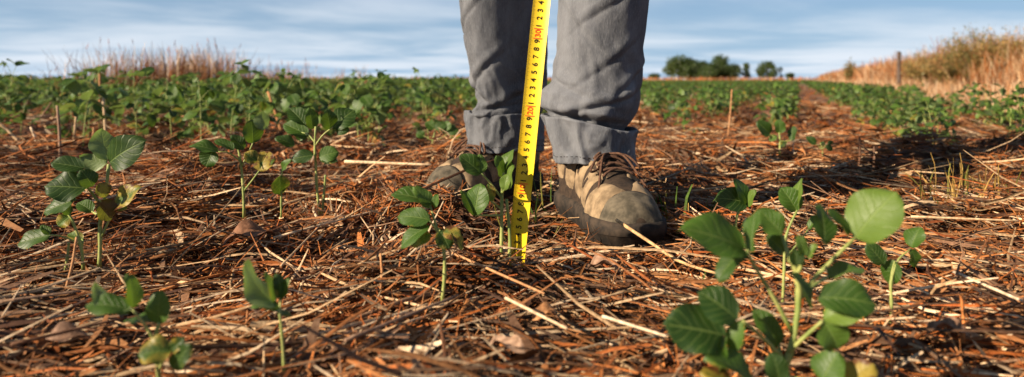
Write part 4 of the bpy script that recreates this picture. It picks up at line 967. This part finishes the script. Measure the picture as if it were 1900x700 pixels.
# ------------------------------------------------------------------ dry grass, bank, shrubs, post, trees
def blades(n, x, y, h, w, col, lean=.35, K=3, z0=None):
    hd = rng.uniform(0, 6.28, n); tl = R(90) - np.abs(rng.normal(0, lean, n)); z = ground_h(x, y) if z0 is None else z0
    return strands(x + np.cos(hd) * np.cos(tl) * h * .5, y + np.sin(hd) * np.cos(tl) * h * .5, z + np.sin(tl) * h * .5 - .01, hd, tl, h, w, rng.normal(0, .08, n), rng.uniform(-1.5, 1.5, n), col, K, rng.uniform(0, .12, n))
def bank_grass():
    mb = MB()
    def band(n, c0, c1, d0, d1, h0, h1, wf, pal, pw):
        u = rng.uniform(0, 1, n); d = d0 * (d1 / d0) ** (u ** pw); c = rng.uniform(c0, c1, n); x = ROW * d + c
        k = np.abs(x) < .82 * d + .3; x, d, c = x[k], d[k], c[k]; m = len(x)
        clump = .72 + .38 * np.sin(x * 2.1 + 1) * np.sin(d * 1.3 + c * 2) + .12 * np.sin(x * 7 + d * 5)
        h = rng.uniform(h0, h1, m) * clump; w = wf * (.0025 + .00055 * d) * rng.uniform(.6, 1.4, m)
        cc = palette(m, pal) * (1 + .15 * np.sin(x * 3 + d)[:, None]); V, Fq, C = blades(m, x, d, h, w, cc, .42, 4); mb.add(V, Fq, col=C)
    band(22000, 1.25, 3.0, 3.3, 70, .18, .34, .9, (6, 3, .5, 0, .6), 1.0)     # pale fringe at the field edge
    band(28000, 3.1, 6.4, 5.5, 110, .46, 1.02, 1.1, (2.8, 4, 2.0, .1, .1), 1.0)   # orange grass on the bank
    band(9000, 6.0, 18, 14, 130, .5, .9, 1.3, (1, 4, 4, .2, .1), 1.0)
    # the dry strip beyond the field
    n = 9000; d = rng.uniform(78, 120, n); x = rng.uniform(-.8, .8, n) * d; V, Fq, C = blades(n, x, d, rng.uniform(.3, .75, n), rng.uniform(.12, .3, n), palette(n, (1.4, 4, 3, .1, .3)), .3, 2); mb.add(V, Fq, col=C)
    o = obj('dry_grass', mb.mesh('dry_grass', M['straw'])); tag(o, 'tall dry orange grass covering the bank and the far field edge', 'dry grass', kind='stuff')
bank_grass()
def tuft(px, d, py_top, spread, n, label, pal=(2.5, 4, 4, .2, 0), heads=True, lean=.36, group='dry weeds behind the left rows', w=1.0, zt=1.0):
    H = CAM_H + (HY - py_top) / F * d; X = (px - CX) / F * d; base = np.array([X, d, float(ground_h(X, d))])
    x = rng.normal(0, spread, n); y = rng.normal(0, spread, n); h = H * rng.beta(3.0, 1.9, n); h[:max(3, n // 25)] = H * rng.uniform(.9, 1.0, max(3, n // 25))
    mb = MB(); V, Fq, C = blades(n, x, y, h, rng.uniform(.0018, .0042, n) * d / 5 * w, palette(n, pal), lean, 5, np.zeros(n)); mb.add(V, Fq, col=C)
    root = empty('dry_grass_tuft', base, label, 'dry grass', group); obj('blades', mb.mesh('blades', M['straw']), root)['kind'] = 'stuff'
    if heads:
        hb = MB()
        for i in range(min(8, n // 12)):
            e = V.reshape(n, 5, 2, 3)[i, -1].mean(0); dv = V.reshape(n, 5, 2, 3)[i, -1].mean(0) - V.reshape(n, 5, 2, 3)[i, -2].mean(0); dv /= np.linalg.norm(dv) + 1e-9
            Vt, F4, F3 = tube([e - dv * .01, e + dv * .02, e + dv * .06], np.array([.0015, .0030, .001]) * d / 6, 5); hb.add(Vt, F4, F3, col=DRK[1] if i % 2 else ORG[0])
        obj('seed_heads', hb.mesh('seed_heads', M['straw']), root)['kind'] = 'stuff'
tuft(350, 7.5, 70, .27, 2600, 'largest dry weed clump rising above the left rows', (4, 4, 2, 0, 0), lean=.5, w=1.4)
tuft(395, 7.8, 64, .18, 320, 'thin tall dry weeds with seed heads on the right side of the largest clump', lean=.42)
tuft(212, 7.0, 62, .17, 850, 'loose dry weeds with tall wisps at left of the largest clump', (4, 4, 2, 0, 0), lean=.5, w=1.3)
tuft(280, 8.2, 104, .25, 450, 'low dry weeds filling the dip between the two tall clumps')
tuft(485, 8.5, 108, .17, 900, 'dense brown weed clump right of the largest clump', (.2, 1.5, 3, 4, .5), False)
tuft(525, 8.5, 104, .22, 800, 'sparse reddish weeds right of the dense brown clump', lean=.35)
tuft(572, 9.0, 116, .16, 200, 'last wisp of dry weeds before the bare skyline at left')
tuft(632, 10.0, 112, .035, 60, 'narrow pale weed spike on the left skyline', (5, 2, .3, 0, 1), False, .1)
tuft(672, 10.0, 106, .05, 70, 'pair of pale weed stems on the skyline left of the legs', (4, 3, .5, 0, 1), False, .12)
tuft(150, 7.0, 108, .15, 60, 'faint dry wisps above the rows near the left edge')
tuft(15, 7.0, 115, .25, 260, 'brown weeds at the very left edge of the rows')
tuft(430, 8.6, 120, .14, 200, 'short dark weeds beside the dense brown clump', (.2, 1.5, 3, 4, .5), False)
tuft(1605, 1.88, 258, .03, 60, 'tuft of pale orange grass at the shadow edge at right', (2, 4, 3, 0, 0), False, .5, 'small grass tufts on the litter', 1.2)
tuft(1668, 1.98, 262, .03, 50, 'brown grass tuft behind the orange one at the shadow edge', (1, 3, 4, 1, 0), False, .5, 'small grass tufts on the litter', 1.2)

def green_tuft(px, py, hpx, n, label, yel=.5):
    d = ground_depth(py); b = P(px, py, d); b[2] = float(ground_h(b[0], b[1])); h = hpx / F * d
    h = h * 1.5 + .03; n = int(n * 1.5); x = rng.normal(0, .025, n); y = rng.normal(0, .025, n); col = np.array([(.07, .13, .02), (.17, .17, .035), (.32, .21, .06)])[rng.choice(3, n, p=[(1 - yel) * .7, .3, .7 - (1 - yel) * .7])]
    mb = MB(); V, Fq, C = blades(n, x, y, h * rng.uniform(.4, 1.1, n), rng.uniform(.0022, .0046, n), col, .5, 5, np.zeros(n)); mb.add(V, Fq, col=C)
    o = empty('grass_tuft', b); obj('blades', mb.mesh('blades', M['straw']), o)['kind'] = 'stuff'; tag(o, label, 'grass', 'small grass tufts on the litter')
green_tuft(1790, 372, 62, 34, 'yellow-green grass tuft on the litter at right, past the largest plant', .95)
green_tuft(1840, 392, 50, 22, 'yellowish grass tuft nearest the right edge', 1.0)
green_tuft(1740, 395, 50, 14, 'thin green grass blades right of the largest plant', .7)
green_tuft(978, 412, 70, 8, 'few green grass blades just right of the tape', .1)
green_tuft(1030, 368, 60, 6, 'green grass blades between the boots', .3)
green_tuft(1078, 425, 40, 6, 'short grass blades beside the near boot sole', .4)
green_tuft(1265, 430, 60, 9, 'green grass blades in the shadow right of the near boot', .1)
green_tuft(1270, 530, 34, 6, 'tiny green sprout left of the largest plant', .1)
green_tuft(1300, 392, 42, 8, 'grass blades in the long shadow right of the boot', .2)

def shrub(px, d, py_top, rw, n, label, tint0, name='shrub'):
    X = (px - CX) / F * d; z0 = float(ground_h(X, d)); H = CAM_H + (HY - py_top) / F * d - z0
    root = empty(name, (X, d, z0), label, 'shrub', 'shrubs on the grassy bank'); r = random.Random(int(px))
    sb = MB(); lb = MB()
    for i in range(26):
        a = r.uniform(0, 6.28); q = r.uniform(0, 1) ** .6 * rw; e = np.array([math.cos(a) * q, math.sin(a) * q, H * r.uniform(.6, 1.0) * (1 - .35 * (q / rw) ** 2)])
        pts = curve_pts([(math.cos(a) * .05, math.sin(a) * .05, -.03), e * np.array([.45, .45, .55]), e], 6)
        Vt, F4, F3 = tube(pts, np.linspace(.012, .003, 6) * d / 14, 4); sb.add(Vt, F4, F3, col=TAN[0] * .5)
        for k in range(n // 26):
            t = r.uniform(.3, 1.05); c = pts[min(5, int(t * 5))] + np.array([r.gauss(0, .06), r.gauss(0, .06), r.gauss(0, .05)]) * (H / 1.0)
            ln = r.uniform(.03, .075) * d / 14; a2 = r.uniform(0, 6.28); el = r.uniform(-.3, 1.2); dv = np.array([math.cos(a2) * math.cos(el), math.sin(a2) * math.cos(el), math.sin(el)])
            add_leaflet(lb, c, c + dv * ln, np.array([r.uniform(-1, 1), r.uniform(-1, 1), 1.0]), ln * .4, tint=min(1, max(0, tint0 - .1 + r.uniform(-.3, .4) + .5 * t)), age=0.0, nt=2, nu=2)
    obj('stems', sb.mesh('stems', M['straw']), root)['kind'] = 'stuff'; obj('foliage', lb.mesh('foliage', M['shrub']), root)['kind'] = 'stuff'
shrub(1818, 13.0, 46, .95, 6500, 'largest green-brown bush on the bank at right', .28)
shrub(1885, 12.5, 52, .8, 4200, 'orange-brown bush at the right edge of the bank', .55)
shrub(1762, 14.0, 88, .62, 3000, 'low brown bush left of the largest bush on the bank', .4)
shrub(1722, 16.5, 97, .7, 2600, 'reddish brown bush just right of the fence post', .45)
shrub(1690, 19.0, 106, .45, 1300, 'small brown bush behind the fence post', .4)
shrub(1578, 40.0, 107, .35, 700, 'small lone bush on the skyline left of the fence post', .0)

def post(px, d, py_top, w, label):
    X = (px - CX) / F * d; z0 = float(ground_h(X, d)); H = CAM_H + (HY - py_top) / F * d - z0
    zs = np.linspace(-.2, H, 9); th = np.arange(9) * 2 * np.pi / 9; V = []
    for i, z in enumerate(zs):
        rr = w * (1 + .12 * np.sin(th * 2 + i)) * (1 - .1 * i / 8); V.append(np.stack([np.cos(th) * rr + .006 * math.sin(i), np.sin(th) * rr, np.full(9, z) + (.02 * np.sin(th) if i == 8 else 0)], -1))
    V = np.concatenate(V + [np.array([[0, 0, H + .004]])]); mb = MB(); mb.add(V, grid_faces(9, 9, True), [[72 + i, 72 + (i + 1) % 9, 81] for i in range(9)])
    o = obj('fence_post', mb.mesh('fence_post', M['wood'], smooth_shade=False), loc=(X, d, z0)); tag(o, label, 'post', None)
post(1668, 14.5, 97, .045, 'weathered dark wooden post standing in the dry grass of the bank')

def tree(px, d, py_top, wpx, label, name='tree', slim=False, seed=1, py_bot=147):
    X = (px - CX) / F * d; H = CAM_H + (HY - py_top) / F * d; rw = wpx / 2 / F * d; zb = CAM_H + (HY - py_bot) / F * d; r = random.Random(seed)
    root = empty(name, (X, d, 0), label, 'tree', 'trees on the far skyline')
    tb = MB(); lb = MB()
    trunk = curve_pts([(0, 0, -.3), (r.uniform(-.1, .1), 0, H * .3), (r.uniform(-.2, .2), 0, H * .75)], 7); Vt, F4, F3 = tube(trunk, np.linspace(.045, .014, 7) * H, 7); tb.add(Vt, F4, F3)
    clumps = []
    ncl = 10 if slim else 20
    for i in range(ncl):
        a = r.uniform(0, 6.28); f = r.uniform(0, 1); zc_ = lin(zb + .12 * (H - zb), H * .90, f)
        wid = rw * (math.sin(math.pi * (.12 + .80 * f)) ** .7) * .74; q = r.uniform(.2, 1) ** .5
        c = np.array([math.cos(a) * wid * q, math.sin(a) * wid * q, zc_]); clumps.append((c, rw * r.uniform(.26, .42)))
        Vt, F4, F3 = tube(curve_pts([trunk[2 + i % 4], (trunk[2 + i % 4] + c) / 2 + np.array([0, 0, .03 * H]), c], 5), np.linspace(.012, .004, 5) * H, 4); tb.add(Vt, F4, F3)
    clumps.append((np.array([0, 0, H - rw * .3]), rw * .30))
    for c, cr in clumps:
        tt = r.uniform(0, .5)
        for k in range(210):
            v = np.array([r.gauss(0, 1), r.gauss(0, 1), r.gauss(0, 1)]); v /= np.linalg.norm(v); q = c + v * cr * r.uniform(.25, 1.12) ** .6 * np.array([1, 1, .8])
            ln = r.uniform(.06, .13) * (rw if not slim else rw * 1.5); dv = np.array([r.gauss(0, 1), r.gauss(0, 1), r.gauss(0, .7)]); dv /= np.linalg.norm(dv)
            add_leaflet(lb, q, q + dv * ln, v + np.array([0, 0, .5]), ln * .7, tint=tt + r.uniform(0, .5), age=0.0, nt=2, nu=1)
    obj('trunk', tb.mesh('trunk', M['bark']), root); obj('crown', lb.mesh('crown', M['tree']), root)['kind'] = 'stuff'
DT = 240
tree(1260, DT, 108, 76, 'round broad tree at the left end of the far clump', seed=21)
tree(1300, DT + 6, 116, 54, 'lower tree in the middle of the far clump', seed=22)
tree(1341, DT - 4, 107, 70, 'broad tallest tree at the right of the far clump', seed=23)
tree(1318, DT - 10, 120, 52, 'low dark tree in front of the far clump', seed=28)
tree(1282, DT + 10, 114, 50, 'tree filling the gap in the left half of the far clump', seed=31)
tree(1362, DT + 12, 118, 34, 'small tree at the right end of the far clump', seed=32)
tree(1383, DT, 117, 26, 'small narrow tree standing alone right of the far clump', seed=24)
tree(1424, DT, 115, 46, 'rounded tree second from the right on the skyline', seed=25)
tree(1448, DT + 4, 124, 13, 'slim pointed tree beside the rounded one', slim=True, seed=26)
tree(1466, DT + 8, 134, 20, 'tiny tree at the right end of the skyline trees', seed=27, py_bot=146)
tree(1214, DT + 30, 138, 26, 'low distant tree just right of the right leg', seed=29, py_bot=146)
